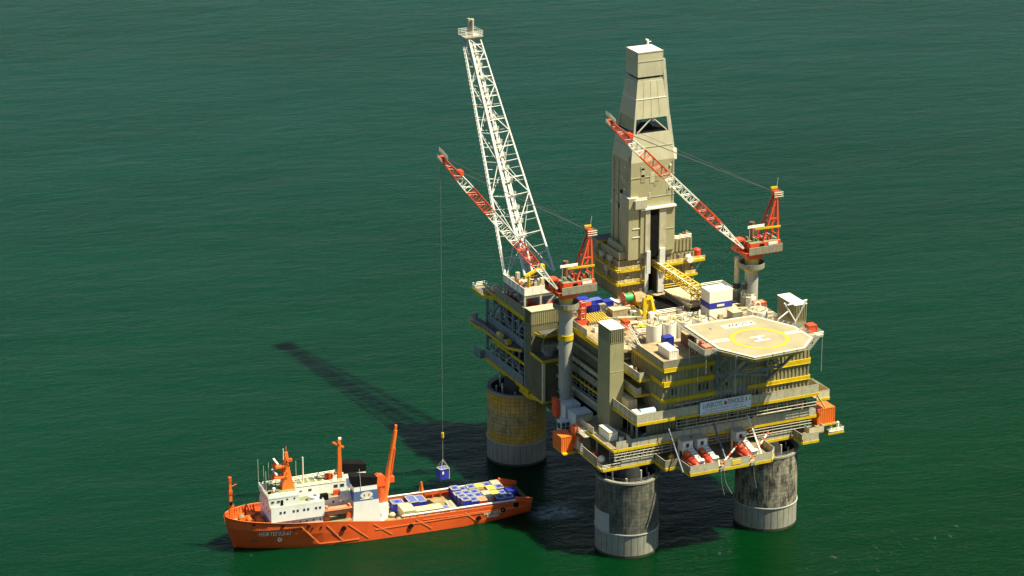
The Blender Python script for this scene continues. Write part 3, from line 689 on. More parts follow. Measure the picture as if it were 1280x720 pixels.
lift_tower(53.3, 56.9, 6, 15.4, 49.7, 58.4, 4.6, 'short tan lift tower with a cream roof behind the helideck')
b = MB()
for p, q in (((48.6, 3.6, 60.6), (52.6, 4.4, 54.5)), ((55.2, 3.4, 60.4), (52.6, 4.4, 54.5)), ((49.5, 3.4, 60), (55.4, 3.4, 60.6)), ((49.2, 2.6, 58.5), (46.4, 2.8, 56.6))): b.tube(p, q, .22, 'white', 8)
b.tube((52.6, 4.4, 54.5), (52.6, 4.4, 50), .22, 'white', 8); b.tube((46.4, 2.8, 56.6), (46.4, 2.8, 55), .2, 'white', 6)
S('tubular_frame', b, 'white tubular bracing frame between the helideck and the short tower', 'frame', (51, 4, 50))

# ------------------------------------------------------------------ weather deck (process module)
pm = T('process_module', 'main process module with a cluttered tan weather deck behind the living quarters', 'module', (28, 35, 30))
polyw = [(3, 17), (8.6, 17), (8.6, 16.2), (57, 16.2), (57, 53.5), (50, 53.5), (50, 56), (12, 56), (3.6, 50)]
b = MB(); b.prism(polyw, 48.3, 49, 'deck_tan'); P('weather_deck', b, pm)
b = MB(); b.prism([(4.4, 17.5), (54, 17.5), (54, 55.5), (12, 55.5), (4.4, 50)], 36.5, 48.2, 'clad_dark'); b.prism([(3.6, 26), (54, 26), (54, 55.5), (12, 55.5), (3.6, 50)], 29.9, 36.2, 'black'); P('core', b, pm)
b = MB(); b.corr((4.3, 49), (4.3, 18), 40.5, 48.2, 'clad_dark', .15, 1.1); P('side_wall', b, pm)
b = MB()
b.strip([(3.4, 50), (3.0, 40)], 47.2, 48.95, .35, 'yellow'); b.strip([(2.9, 40), (-.2, 37.2)], 46.6, 48.1, .35, 'yellow'); b.strip([(2.8, 39.8), (2.8, 17)], 47.7, 48.9, .3, 'yellow'); P('edge_beam', b, pm)
b = MB(); b.panels([(3.2, 50), (2.9, 39.6), (3, 31)], 49.05, 1.8, 'panel'); P('wind_wall', b, pm)
FC = [0]
def fitting(par, x, y, z, w_, d_, h_, m): b = MB(); b.box(x, x + w_, y, y + d_, z, z + h_, m); P('deck_fitting', b, par)
b = MB(); b.rails([(3, 31), (3, 17.2), (8.4, 17.2)], 49); P('railing', b, pm)
for pts in ([(57, 17), (57, 53.4), (50, 53.4)], [(26, 33), (50, 33)], [(26, 38.4), (36.6, 38.4)], [(45, 33.4), (45, 52)], [(15.2, 22.2), (34, 22.2)], [(34, 22.2), (47, 22.2)], [(10, 24), (10, 36)], [(24, 52.6), (24, 40)], [(46.2, 36.4), (55, 36.4)], [(50, 24), (57, 24)], [(16, 27), (30, 27)]):
    b = MB(); b.rails(pts, 49, 'white', 1.3, .07, 1.6); P('railing', b, pm)
for (z, m, x, r) in ((44.2, 'steel', 3.4, .35), (40.0, 'panel', 2.9, .5), (35.2, 'yellow', 2.4, .22), (31.9, 'panel', 2.4, .4)):
    b = MB(); b.beam((x, 49, z), (x, 17.4, z), .5, r * 2, m); P('side_girder', b, pm)
b = MB()
for k in range(12):
    y = 19 + k * 2.6; b.tube((2.9, y, 30), (2.9, y, 40), .14, 'steel_blue', 5)
    if k % 2: b.tube((2.9, y, 30), (2.9, y + 2.6, 35), .12, 'steel_blue', 5)
for z in (32.6, 33.8, 36.2, 37.4, 38.4): b.tube((2.7, 18, z), (2.7, 47, z), .12, random.choice(['steel', 'rust', 'pale_steel']), 5)
P('side_framing', b, pm)
b = MB(); b.panels([(2.2, 47), (2.2, 17.5)], 30, 1.6, 'panel_grey'); P('wind_wall', b, pm); b = MB(); b.panels([(2.3, 47), (2.3, 17.5)], 36.9, 1.7, 'panel_grey'); P('wind_wall', b, pm)
b = MB(); b.box(4.1, 4.14, 20.2, 23.6, 43.0, 47.2, 'sign_white'); P('notice_board', b, pm, 'pale rectangular notice board')
# pits and hatches on the weather deck
b = MB(); b.box(46.2, 54.6, 37, 51, 49.02, 49.1, 'black'); P('open_hatch', b, pm)
b = MB(); b.strip([(46, 36.8), (54.8, 36.8), (54.8, 51.2), (46, 51.2)], 49.0, 50.3, .3, 'deck_tan', True); P('hatch_coaming', b, pm)
b = MB(); b.box(30.5, 37.2, 40, 52.5, 49.02, 49.1, 'black'); P('open_hatch', b, pm)
b = MB(); b.box(37.6, 44.4, 37, 52.4, 50.1, 50.7, 'cream'); b.box(37.8, 38.1, 37.2, 52, 49, 50.08, 'panel_grey'); b.box(43.9, 44.2, 37.2, 52, 49, 50.08, 'panel_grey'); P('hatch_cover', b, pm)
b = MB(); b.beam((20.4, 51.6, 50.7), (23.2, 38.2, 49.6), .9, .5, 'white'); P('walkway_beam', b, pm)
b = MB(); b.beam((13, 41, 49.4), (24, 37.2, 49.4), 1.2, .5, 'panel'); P('walkway_beam', b, pm)
for k in range(45):
    fitting(pm, random.uniform(4.5, 26), random.uniform(20, 48), 49.02, random.uniform(.4, 1.6), random.uniform(.4, 1.8), random.uniform(.3, 1.5), random.choice(['deck', 'panel', 'cream', 'steel', 'rust', 'pale_steel', 'panel_grey', 'deck_tan', 'white']))
for k in range(52):
    fitting(pm, random.uniform(26, 55.5), random.uniform(17, 35), 49.02, random.uniform(.4, 1.5), random.uniform(.4, 1.6), random.uniform(.4, 2.1), random.choice(['panel', 'cream', 'cream', 'steel', 'rust', 'white', 'pale_steel', 'panel_grey', 'deck_tan']))
b = MB()
for k in range(34):
    x, y = random.uniform(9, 50), random.uniform(18, 34); z = 49 + random.uniform(.3, 2.2); L = random.uniform(2, 7)
    if k % 2: b.tube((x, y, z), (min(56, x + L), y, z), .14, random.choice(['pale_steel', 'cream', 'steel', 'yellow_pale']), 6)
    else: b.tube((x, y, z), (x, min(36, y + L), z), .14, random.choice(['pale_steel', 'cream', 'steel', 'rust']), 6)
P('loose_pipes', b, pm)
b = MB()
for k in range(7):
    x = 50.5 + .9 * (k % 3); y = 24 + k * 3.1; b.tube((x, y, 49), (x, y, 51.5), .16, 'pale_steel', 6); b.tube((x, y, 51.4), (x - 5, y + 2, 51.4), .2, 'cream', 6); b.tube((x - 3, y - 1, 50.4), (x + 3, y - 1, 50.4), .25, 'panel', 6)
P('pipework', b, pm)

# round white tanks in a row, with hoops
def tank(r, h):
    t = T('storage_tank', '', 'tank', (0, 0, 0), 'white storage tanks in a row', local=True)
    b = MB(); b.cyl(0, 0, 0, h, r, 'white', 28); b.cyl(0, 0, h, h + .25, r * .96, 'cream', 28, r2=r * .6); P('shell', b, t)
    b = MB(); n = 10; b.path([(1.1 * math.cos(PI * k / n), 0, h + .2 + 1.9 * math.sin(PI * k / n)) for k in range(n + 1)], .16, 'white', 6); P('hoop_pipe', b, t)
    b = MB(); b.rails([(r * .9 * math.cos(2 * PI * k / 12), r * .9 * math.sin(2 * PI * k / 12)) for k in range(13)], h + .2, 'steel', .8, .06, 2); b.tube((-.9, -.5, h + .2), (.9, .7, h + .7), .1, 'steel', 5); P('top_railing', b, t)
    return t
tk = tank(2.15, 5.2)
TL = [(17.4, 19.4, 'white storage tank beside the lift tower, leftmost and most exposed of the tank row'), (21.6, 18.9, 'white storage tank second from the left in the row behind the living quarters'), (26.2, 18.8, 'white storage tank at the corner of the helideck, third in the row'), (31.0, 18.8, 'white storage tank just behind the helideck, fourth in the row')]
for i, (x, y, l) in enumerate(TL):
    if i == 0: tk.location = (x, y, 49); tk['label'] = l
    else: copy_thing(tk, (x, y, 49), .3 * i, l)
big = tank(2.9, 4.6); big.location = (49.4, 19.6, 49); big['label'] = 'wide white storage tank at the right end of the row, near the short tower'

# acc roof things
crate('shipping_container', 14.6, 5.6, 50.34, 2.5, 6.4, 2.4, 'white', 'white shipping container on the roof corner of the living quarters', top='white')
crate('cargo_basket', 17.8, 12.2, 50.34, 2.4, 2.4, 2.7, 'blue', 'blue cube shaped container on the roof in front of the white tanks', frame='blue')
b = MB(); b.box(22.0, 24.2, 8.5, 12.5, 50.32, 53.6, 'rust'); b.box(21.8, 24.4, 8.3, 12.7, 53.62, 53.8, 'deck_tan')
S('equipment_cabin', b, 'rust brown equipment cabin on the roof between the blue container and the helideck', 'cabin', (23.1, 10.5, 50.3))
b = MB()
for k in range(6): b.cyl(19.8 + .6 * k, 3.5 + .9 * (k % 3), 50.32, 51.2 + .6 * (k % 2), .3, ['steel', 'rust', 'yellow', 'pale_steel', 'steel_dark', 'cream'][k], 10)
b.tube((19.5, 3, 51), (24, 6, 51.2), .14, 'pale_steel', 6); S('valve_manifold', b, 'low pipe and valve manifold on the roof beside the helideck', 'pipework', (21.5, 4.5, 50.3))
# stair gangway from roof to lift tower, white diagonals
for p, q, l in (((8.4, 12.2, 51.2), (3.4, 22.2, 56.2), 'long pale boom leaning from the living quarters roof towards the lift tower'), ((9.6, 11.4, 51.2), (7.6, 15.0, 57.0), 'shorter white boom leaning beside the tanks')):
    b = MB(); b.truss([Vector(p) + Vector(d) for d in ((-.25, 0, -.2), (.25, 0, -.2), (0, 0, .25))], [Vector(q) + Vector(d) for d in ((-.25, 0, -.2), (.25, 0, -.2), (0, 0, .25))], 10, .09, .05, 'white'); S('rest_boom', b, l, 'boom', p)
b = MB(); b.path([(4.6 + 1.6 * math.cos(PI * k / 8), 16.8, 49.2 + 2.3 * math.sin(PI * k / 8)) for k in range(9)], .22, 'white', 8); b.tube((4.6, 17.0, 46.5), (9, 17.0, 46.5), .2, 'pale_steel', 6); S('vent_pipe', b, 'white arched vent pipe between the lift tower and the tanks', 'pipe', (4.6, 16.8, 49))
b = MB(); b.sphere((6.3, 8.0, 46.6), .9, 'steel_dark', 8); b.sphere((5.6, 7.0, 46.4), .7, 'crane_red', 8); b.cyl(5.5, 9.4, 45.45, 47.3, .5, 'white', 10); S('valve_assembly', b, 'orange and dark valve assembly on the upper balcony beside the lift tower', 'valve', (6, 8, 45.5))

# upper terrace containers
crate('shipping_container', 3.9, 8.4, 36.9, 2.6, 6.2, 2.5, 'cream', 'beige container behind the light blue tank on the terrace corner', rot=0)
crate('cargo_basket', 1.8, 13.2, 36.9, 2.4, 3.2, 2.5, 'blue', 'blue container at the foot of the lift tower on the terrace', frame='blue')
b = MB(); b.box(1.0, 2.6, -3.6, .2, 36.9, 38.9, 'white'); b.tube((2.6, -1.8, 38.2), (6.8, -1.8, 38.2), 1.25, 'light_blue', 16); b.box(2.6, 6.9, -2.9, -.7, 36.9, 37.3, 'steel')
S('tank_skid', b, 'light blue horizontal tank with a white end on the terrace corner', 'tank', (4, -1.8, 36.9))

# ------------------------------------------------------------------ drilling module + derrick
dm = T('drilling_module', 'ribbed tan drilling module under the derrick with yellow ledges', 'module', (36, 61, 49))
AX0, AX1, AY0, AY1 = 24.6, 48.4, 54.8, 70
b = MB(); b.box(AX0 + .2, 33.6, AY0 + .2, AY1, 49, 60.2, 'clad_dark'); b.box(36.6, AX1 - .2, AY0 + .2, AY1, 49, 60.2, 'clad_dark'); b.box(33.6, 36.6, AY0 + 3, AY1, 49, 60.2, 'black')
b.corr((AX0, AY0), (32.6, AY0), 49, 60.2, 'clad'); b.corr((37.6, AY0), (AX1, AY0), 49, 60.2, 'clad'); b.corr((AX0, AY1), (AX0, AY0), 49, 60.2, 'clad'); b.corr((AX1, AY0), (AX1, AY1), 49, 60.2, 'clad')
P('wall', b, dm)
b = MB(); b.box(AX0, AX1, AY0, AY1, 60.22, 60.5, 'deck_dark'); P('roof', b, dm)
b = MB(); b.panels([(AX0, AY1 - .2), (AX0, AY0), (29.4, AY0)], 60.52, 2.0, 'clad', 2.4); P('wind_wall', b, dm)
b = MB(); b.box(32.5, 33.6, AY0 - .6, AY0 + 1, 49.4, 60.4, 'box_grey'); b.box(36.7, 38.6, AY0 - .6, AY0 + 1, 49.4, 60.4, 'box_grey'); P('door_pillar', b, dm)
for z, sides in ((57.0, 1), (53.0, 0)):
    b = MB(); b.box(AX0 - 1.0, AX0 - .16, AY0 - .8, AY1 - 1, z, z + .55, 'yellow'); b.box(AX0 - .1, 32.3, AY0 - 1.1, AY0 - .2, z, z + .55, 'yellow'); P('ledge', b, dm); b = MB()
    b.box(38.8, AX1 + (3 if sides else .2), AY0 - 1.1, AY0 - .2, z, z + .55, 'yellow'); P('ledge', b, dm)
    b = MB(); b.rails([(AX0 - .9, AY1 - 1), (AX0 - .9, AY0 - .9), (32.2, AY0 - 1)], z + .55, 'yellow', 1.0, .05); P('railing', b, dm); b = MB(); b.rails([(39, AY0 - 1), (AX1 + (3 if sides else 0), AY0 - 1)], z + .55, 'yellow', 1.0, .05); P('railing', b, dm)
b = MB(); b.box(AX1 + .1, AX1 + 3, AY0 - .1, AY0 + 4.5, 57, 57.5, 'yellow'); b.tube((AX1 + 2.6, AY0, 57), (AX1, AY0, 53.6), .18, 'pale_steel', 6); b.box(AX1 + .1, AX1 + 1.3, AY0, AY0 + 3, 52.6, 53.2, 'yellow'); P('side_platform', b, dm)
b = MB(); b.corr((29.4, AY0), (33, AY0), 60.5, 63.6, 'clad'); b.box(29.4, 33, AY0 + .05, AY0 + 1, 60.5, 63.6, 'clad_dark'); P('upper_wall', b, dm); b = MB(); b.corr((38.4, AY0), (47.6, AY0), 60.5, 64.0, 'clad'); b.box(38.4, 47.6, AY0 + .1, AY0 + 3.5, 60.5, 64, 'clad', 'deck_tan'); P('upper_wall', b, dm)
for k in range(26):
    fitting(dm, random.uniform(39, 46.5), random.uniform(AY0 + .3, AY0 + 2.8), 64.02, random.uniform(.4, 1.2), .7, random.uniform(.4, 2.2), random.choice(['cream', 'panel', 'steel', 'rust', 'pale_steel', 'salmon']))
b = MB(); b.rails([(38.5, AY0 + .1), (47.5, AY0 + .1), (47.5, AY0 + 3.4)], 64, 'white', 1.2, .05); P('railing', b, dm)
for k in range(10):
    x = random.uniform(26, 31); b = MB(); b.box(x, x + .8, AY0 - .55, AY0 - .28, 50 + k * 1.0, 50.7 + k, random.choice(['steel', 'panel', 'panel_grey'])); P('wall_equipment', b, dm)
for k in range(9):
    x = 39.5 + k * .95; z = random.choice((50.5, 54.2, 58.2)); b = MB(); b.box(x, x + .75, AY0 - .62, AY0 - .28, z, z + random.uniform(.8, 2), random.choice(['white', 'panel', 'rust', 'cream', 'steel'])); P('wall_equipment', b, dm)
for z in (50.6, 51.3, 54.3, 55.2, 55.9): b = MB(); b.tube((38.8, AY0 - .5, z), (44.5, AY0 - .5, z), .13, 'yellow' if z < 55 else 'rust', 5); P('wall_pipe', b, dm)
for y, z in ((58, 59.6), (63, 59.3), (60, 56)):
    b = MB(); b.box(AX0 - 1.3, AX0 - .2, y, y + 1.6, z, z + 1.3, 'pale_steel'); b.tube((AX0 - .8, y + .8, z - 2.4), (AX0 - .8, y + .8, z), .4, 'steel', 8); P('vent_unit', b, dm)
b = MB(); b.box(23.6, 30, 66.5, 70.5, 60.5, 63.2, 'panel_grey', 'deck_dark'); b.box(23.4, 30.2, 66.3, 66.45, 62.2, 62.9, 'yellow'); P('roof_house', b, dm)
b = MB(); b.cyl(AX1 + 1.6, AY0 + 1.5, 57.6, 59.6, 1.2, 'red', 14); b.sphere((AX1 + 1.6, AY0 + 1.5, 59.6), 1.2, 'red', 12, sz=.5); S('pressure_vessel', b, 'red round vessel on the yellow side platform of the drilling module', 'vessel', (AX1 + 1.6, AY0 + 1.5, 57.5))
b = MB(); b.tube((46, 54.2, 58.4), (46, 52.4, 58.4), 1.0, 'white', 14); b.box(45.2, 46.8, 52.6, 54, 57.6, 58, 'steel'); S('air_tank', b, 'short white drum on the front ledge of the drilling module', 'tank', (46, 53.3, 57.5))

dk = T('derrick', 'tall tapering cream clad drilling derrick with a dark door slot', 'derrick', (34.4, 60, 60.5))
cx, cy = 34.4, 60.0
b = MB()
b.frustum(cx, cy, 60.5, 88.5, 6.85, 6, 6.75, 5.9, 'derrick_clad'); P('lower_cladding', b, dk)
f = lambda z: (6.75 + (3.85 - 6.75) * (z - 88.5) / 23.5, 5.9 + (3.6 - 5.9) * (z - 88.5) / 23.5)
b = MB(); h0, h1 = f(88.5), f(96.6); b.frustum(cx, cy, 88.5, 96.6, *h0, *h1, 'derrick_pale', top='black'); P('middle_cladding', b, dk)
b = MB(); h0, h1 = f(100.6), f(111); b.frustum(cx, cy, 100.6, 111, *h0, *h1, 'derrick_pale'); b.box(cx - 3.8, cx + 3.8, cy - 3.55, cy + 3.55, 111.02, 111.6, 'derrick_pale'); b.face([(cx - h0[0] + .2, cy - h0[1] + .2, 100.55), (cx - h0[0] + .2, cy + h0[1] - .2, 100.55), (cx + h0[0] - .2, cy + h0[1] - .2, 100.55), (cx + h0[0] - .2, cy - h0[1] + .2, 100.55)], 'black'); P('upper_cladding', b, dk)
b = MB(); g0, g1 = f(96.6), f(100.6)
for sx in (-1, 1):
    for sy in (-1, 1): b.beam((cx + sx * (g0[0] - .3), cy + sy * (g0[1] - .3), 96.5), (cx + sx * (g1[0] - .3), cy + sy * (g1[1] - .3), 100.7), .55, .55, 'pale_steel')
b.tube((cx - 4.4, cy - g0[1] + .4, 96.6), (cx + .4, cy - g1[1] + .4, 100.6), .22, 'pale_steel', 6); b.tube((cx + 4.8, cy - g0[1] + .4, 96.6), (cx + .4, cy - g1[1] + .4, 100.6), .22, 'pale_steel', 6)
b.tube((cx - 3, cy, 96.6), (cx + 1, cy, 100.6), .18, 'pale_steel', 6); b.tube((cx + 3, cy, 96.6), (cx + .4, cy, 100.6), .18, 'light_blue', 6)
P('open_frame', b, dk)
b = MB(); b.box(cx - g1[0] + .1, cx - g1[0] + .35, cy - g1[1] + .6, cy + g1[1], 96.62, 100.52, 'derrick_clad'); P('side_panel', b, dk)
b = MB(); b.box(cx - 3.3, cx + 3.3, cy - 3.0, cy + 3.0, 111, 112.3, 'steel_dark')
for k in range(5): b.box(cx - 3.7 + k * 1.8, cx - 3.4 + k * 1.8, cy - 3.5, cy - 3.2, 111, 112.3, 'steel_dark')
P('crown_gap', b, dk)
b = MB(); b.box(cx - 3.95, cx + 3.85, cy - 3.7, cy + 3.6, 112.3, 119.3, 'derrick_pale', 'white'); P('crown_house', b, dk)
b = MB(); b.box(cx - 4.05, cx + 3.95, cy - 3.8, cy + 3.7, 116.6, 116.75, 'panel'); b.box(cx - 4.05, cx + 3.95, cy - 3.8, cy - 3.72, 119.1, 119.4, 'panel'); b.box(cx - 4.05, cx - 3.97, cy - 3.7, cy + 3.7, 119.1, 119.4, 'panel')
for z in (106.0,): q = f(z); b.strip([(cx - q[0] - .04, cy + q[1]), (cx - q[0] - .04, cy - q[1] - .04), (cx + q[0] + .04, cy - q[1] - .04), (cx + q[0], cy + q[1])], z, z + .16, .14, 'white', cut=0)
for z in (92.5, 84, 78, 70): q = f(z) if z > 88.5 else (6.8, 5.95); b.strip([(cx - q[0] - .04, cy + q[1]), (cx - q[0] - .04, cy - q[1] - .04), (cx + q[0] + .04, cy - q[1] - .04), (cx + q[0], cy + q[1])], z, z + .14, .14, 'panel', cut=0)
for z0, z1 in ((101, 105.8), (106.3, 110.8)):
    for k in (-1, 0, 1): b.beam((cx + k * f(z0)[0] * .5, cy - f(z0)[1] - .02, z0), (cx + k * f(z1)[0] * .5, cy - f(z1)[1] - .02, z1), .06, .06, 'panel_grey')
P('seam', b, dk)
b = MB(); b.tube((cx + 1.2, cy + .5, 119.3), (cx + 1.2, cy + .5, 121.6), .28, 'white', 8); b.tube((cx + 1.2, cy + .5, 121.4), (cx + .5, cy + .2, 121.9), .25, 'white', 6); b.tube((cx + 2.2, cy + .5, 121), (cx + 1.2, cy + .5, 121), .08, 'white', 4); P('beacon_mast', b, dk)
b = MB()
for z0, z1 in ((88.6, 100.6), (100.7, 116.6)):
    q0, q1 = f(z0), f(min(z1, 111)); b.beam((cx + q0[0] + .4, cy - q0[1] + 1.2, z0), (cx + q1[0] + .5, cy - q1[1] + 1.2, z1), .9, .9, 'pale_steel')
b.box(cx + f(90)[0], cx + f(90)[0] + 1.2, cy - 5.4, cy - 4.2, 88, 91, 'white'); P('ladder_trunk', b, dk)
b = MB(); q_ = random.Random(11)
for k in range(22):
    z = q_.uniform(62, 87); y = cy - 5.4 + q_.uniform(0, 10.6); b.box(cx - 6.875, cx - 6.79, y, y + q_.uniform(.9, 2.6), z, z + q_.uniform(.9, 3.2), q_.choice(['derrick_clad', 'derrick_pale', 'tower_clad', 'panel']))
for k in range(9):
    x = cx - 6.2 + q_.uniform(0, 11); z = q_.uniform(77, 87); b.box(x, x + q_.uniform(.8, 1.5), cy - 6.02, cy - 5.9, z, z + q_.uniform(1, 3), q_.choice(['derrick_pale', 'tower_clad', 'panel']))
P('patched_sheet', b, dk, 'patched cladding sheets', 'stuff')
b = MB()
for z in (64, 72, 80, 86.5): b.box(cx - 7.2, cx - 6.9, cy - 3, cy - 2.5, z, z + .5, 'white'); b.box(cx + 5.2, cx + 5.7, cy - 6.3, cy - 6.0, z, z + .5, 'white')
b.tube((cx - 6.95, cy + 4.2, 61), (cx - 6.95, cy + 4.2, 88), .1, 'steel', 5); b.tube((cx - 6.95, cy + 1.2, 61), (cx - 6.95, cy + 1.2, 88), .07, 'steel_dark', 4); b.tube((cx + 6.3, cy - 6.15, 76), (cx + 6.2, cy - 6.05, 88), .08, 'steel', 5)
P('flood_light', b, dk)
b = MB(); b.box(cx - 7.7, cx - 4.6, cy - 6.7, cy - 2.0, 60.5, 78.6, 'derrick_clad', 'white'); P('side_trunk', b, dk)
b = MB(); b.frustum(cx - 8.3, cy, 60.5, 64, .9, 5, .5, 4.4, 'tower_clad', .4); P('side_skirt', b, dk)
b = MB(); b.box(cx - 3.9, cx + 6.85, cy - 6.6, cy - 6.02, 62, 74.8, 'derrick_clad'); b.box(cx - 4.1, cx + 6.95, cy - 7.4, cy - 6.05, 74.82, 75.3, 'white'); P('front_annex', b, dk)
b = MB(); b.box(cx - .9, cx + 1.75, cy - 6.7, cy - 6.61, 60.6, 74.6, 'black'); P('door_slot', b, dk)
b = MB(); b.box(cx - 2.5, cx - 1.0, cy - 6.9, cy - 6.62, 62, 74.4, 'panel'); b.box(cx + 1.9, cx + 4.0, cy - 6.9, cy - 6.62, 62, 74.4, 'panel'); b.box(cx - 2.2, cx - 1.0, cy - 7.4, cy - 6.92, 56, 62.6, 'box_grey'); b.box(cx + 1.9, cx + 3.6, cy - 7.4, cy - 6.92, 54, 63, 'box_grey'); P('door_leaf', b, dk)
b = MB(); b.box(cx - 6.2, cx - 2.6, cy - 7.9, cy - 6.72, 75.6, 77.9, 'pale_steel'); b.rails([(cx - 6.2, cy - 7.9), (cx - 2.6, cy - 7.9)], 77.9, 'pale_steel', .9, .06, .8); P('front_balcony', b, dk)
b = MB()
for z in (67, 69.5): b.box(cx - 6.5, cx - 4.2, cy - 6.86, cy - 6.72, z, z + .16, 'white')
b.box(cx + 4.2, cx + 6.7, cy - 6.72, cy - 6.62, 68.3, 68.5, 'panel'); P('trim', b, dk)

# pipe handling catwalk: yellow lattice bridge and white winch house with a blue stripe
cw = T('catwalk_bridge', 'yellow inclined lattice catwalk bridge leading up to the derrick door', 'bridge', (40, 45, 49))
def sect(x, y, z, w_, h_): return [(x - w_, y, z), (x + w_, y, z), (x + w_, y, z + h_), (x - w_, y, z + h_)]
b = MB(); b.truss(sect(36.2, 55.2, 57.4, 1.0, 1.6), sect(41.6, 34.5, 52.2, 1.6, 2.6), 14, .16, .1, 'yellow'); P('lattice', b, cw)
b = MB(); b.beam((36.2, 55.2, 58.3), (41.6, 34.5, 53.4), 1.3, .2, 'yellow_pale'); P('trough', b, cw)
b = MB(); b.beam((35.3, 55.2, 59.1), (40.1, 34.5, 54.9), .3, .3, 'white'); b.beam((37.1, 55.2, 59.1), (43, 34.5, 54.9), .3, .3, 'yellow_pale'); P('handrail', b, cw)
b = MB(); b.box(35.4, 37, 55.3, 56.4, 57.6, 58.8, 'red'); P('upper_hinge', b, cw)
b = MB(); b.truss(sect(40.4, 39, 49, 1.2, .1), sect(40.4, 39, 52.9, 1.2, .1), 2, .15, .1, 'yellow'); P('prop', b, cw)
wh = T('winch_house', 'white cabin with a blue stripe at the foot of the yellow bridge', 'cabin', (43, 31, 49))
b = MB(); b.box(39.6, 46.8, 29.0, 34.0, 49.02, 51.9, 'white'); P('base', b, wh)
b = MB(); b.box(39.55, 46.85, 28.95, 34.05, 51.92, 53.6, 'blue'); P('blue_stripe', b, wh)
b = MB(); b.box(39.6, 46.8, 29.0, 34.0, 53.62, 57.0, 'white'); P('upper_wall', b, wh)
b = MB(); b.box(41.9, 44.2, 28.85, 28.94, 52.4, 53.0, 'mark_white'); P('name_plate', b, wh)
b = MB(); b.box(46.9, 48.6, 29.5, 33, 49, 51.4, 'cream'); b.box(44.6, 47.6, 24.6, 28, 49, 51.6, 'panel_grey', 'cream'); P('annex', b, wh)

# A-frame winch, reel
b = MB(); x, y, z = 25.4, 38.4, 49.05
for sx in (-1.6, 1.6):
    b.beam((x + sx - .2, y - 1.6, z), (x + sx * .55, y, z + 5.6), .85, .5, 'yellow'); b.beam((x + sx + .2, y + 2.6, z), (x + sx * .55, y + .3, z + 5.6), .85, .5, 'yellow'); b.beam((x + sx, y - 1.1, z + 1.6), (x + sx, y + 2, z + 1.6), .4, .4, 'yellow')
b.frustum(x, y + .4, z + 1.9, z + 5.0, 1.5, .55, .75, .5, 'yellow'); b.frustum(x, y, z + 5.0, z + 6.1, 1.0, .6, .45, .35, 'yellow')
a = T('hoist', 'yellow A-frame hoist standing in the middle of the weather deck', 'hoist', (x, y, z)); P('frame', b, a)
b = MB(); b.tube((x - 2.6, y, z + 1.3), (x - .7, y, z + 1.3), 1.0, 'yellow_pale', 14); P('drum', b, a)
b = MB(); b.box(x - .6, x + 1.1, y - 2.6, y - 1.2, z, z + 1.7, 'white'); P('motor_housing', b, a)
rl = T('cable_reel', 'orange cable reel with green hose beside the drilling module', 'reel', (22.9, 46, 49))
b = MB(); b.tube((21.7, 46, 52.4), (24.5, 46, 52.4), 1.25, 'green', 18); P('hose', b, rl)
for x in (21.5, 24.6): b = MB(); b.tube((x - .12, 46, 52.4), (x + .12, 46, 52.4), 1.75, 'orange', 20); P('flange', b, rl)
b = MB(); b.truss(sect(23.0, 45, 49.05, 1.7, .1), sect(23.0, 45.6, 51.6, 1.5, .1), 2, .16, .12, 'orange'); b.box(21.2, 24.8, 44.6, 47.4, 49.7, 50.3, 'yellow'); P('stand', b, rl)
b = MB(); b.box(25.2, 30, 43, 51.5, 49.05, 51.6, 'deck_dark', 'deck_tan'); b.box(24.95, 25.18, 42.9, 51.4, 50.4, 51.5, 'yellow'); S('skid_platform', b, 'raised skid platform with a yellow side behind the A-frame hoist', 'platform', (27.6, 47, 49))

# red lattice stand and small goods on the pipe deck
rs = T('lattice_stand', 'red lattice stand beside the tall lattice crane pedestal', 'stand', (6.2, 40.6, 49))
b = MB(); b.truss(sect(6.3, 40.1, 49.05, .75, 0.01)[:2] + [(7.05, 41.6, 49.05), (5.55, 41.6, 49.05)], sect(6.3, 40.1, 55.3, .6, 0.01)[:2] + [(6.9, 41.4, 55.3), (5.7, 41.4, 55.3)], 4, .2, .13, 'crane_red'); P('lattice', b, rs)
b = MB(); b.box(4.6, 8.2, 39.4, 42.2, 49.05, 50.2, 'crane_red'); P('foot', b, rs)
b = MB(); b.beam((6.3, 40.8, 54.4), (10.4, 44.4, 53.2), .9, 1.0, 'crane_red'); P('arm', b, rs)
b = MB()
for k in range(9): b.tube((7.6 + k * .72, 38.0, 50.1), (8.2 + k * .72, 44.6, 50.1), .2, 'yellow_pale', 6)
b.box(7.4, 14.4, 39, 39.5, 49.05, 49.85, 'steel'); b.box(7.8, 14.8, 43, 43.5, 49.05, 49.85, 'steel'); S('pipe_stack', b, 'rack of yellow pipes on the pipe deck in front of the red stand', 'pipes', (11, 41, 49))
GB = 'blue skips on the pipe deck'
for (x, y, lx, ly, h, lab, m) in ((15.2, 58.6 - 6, 5.2, 2.6, 2.0, 'long open blue skip near the drilling module wall', 'blue'), (18.2, 49.2, 2.6, 2.4, 2.3, 'blue square skip beside the white walkway beam', 'blue'), (12.6, 47.0, 2.4, 2.4, 2.9, 'blue cubic skip beside the red stand', 'blue'), (13.0, 54.2, 3.0, 2.4, 2.2, 'blue skip between the long skip and the crane house', 'blue')):
    crate('cargo_skip', x, y, 49.04, lx, ly, h, m, lab, 'skip', group=GB, frame='blue', top='blue_top' if lx > 4 else 'blue')
crate('storage_crate', 17.6, 41.8, 49.04, 4.2, 3.4, 2.6, 'deck_tan', 'tan storage box in front of the white walkway beam', 'box', rib=True, frame='panel', top='cream')
crate('storage_crate', 15.6, 47.2, 49.04, 1.8, 1.6, 2.2, 'panel', 'small beige box between the blue skips', 'box', rib=False)
crate('equipment_box', 15.4, 32.4, 49.04, 1.5, 2.4, 2.4, 'crane_red', 'red upright box behind the lift tower roof', 'box', rib=False)
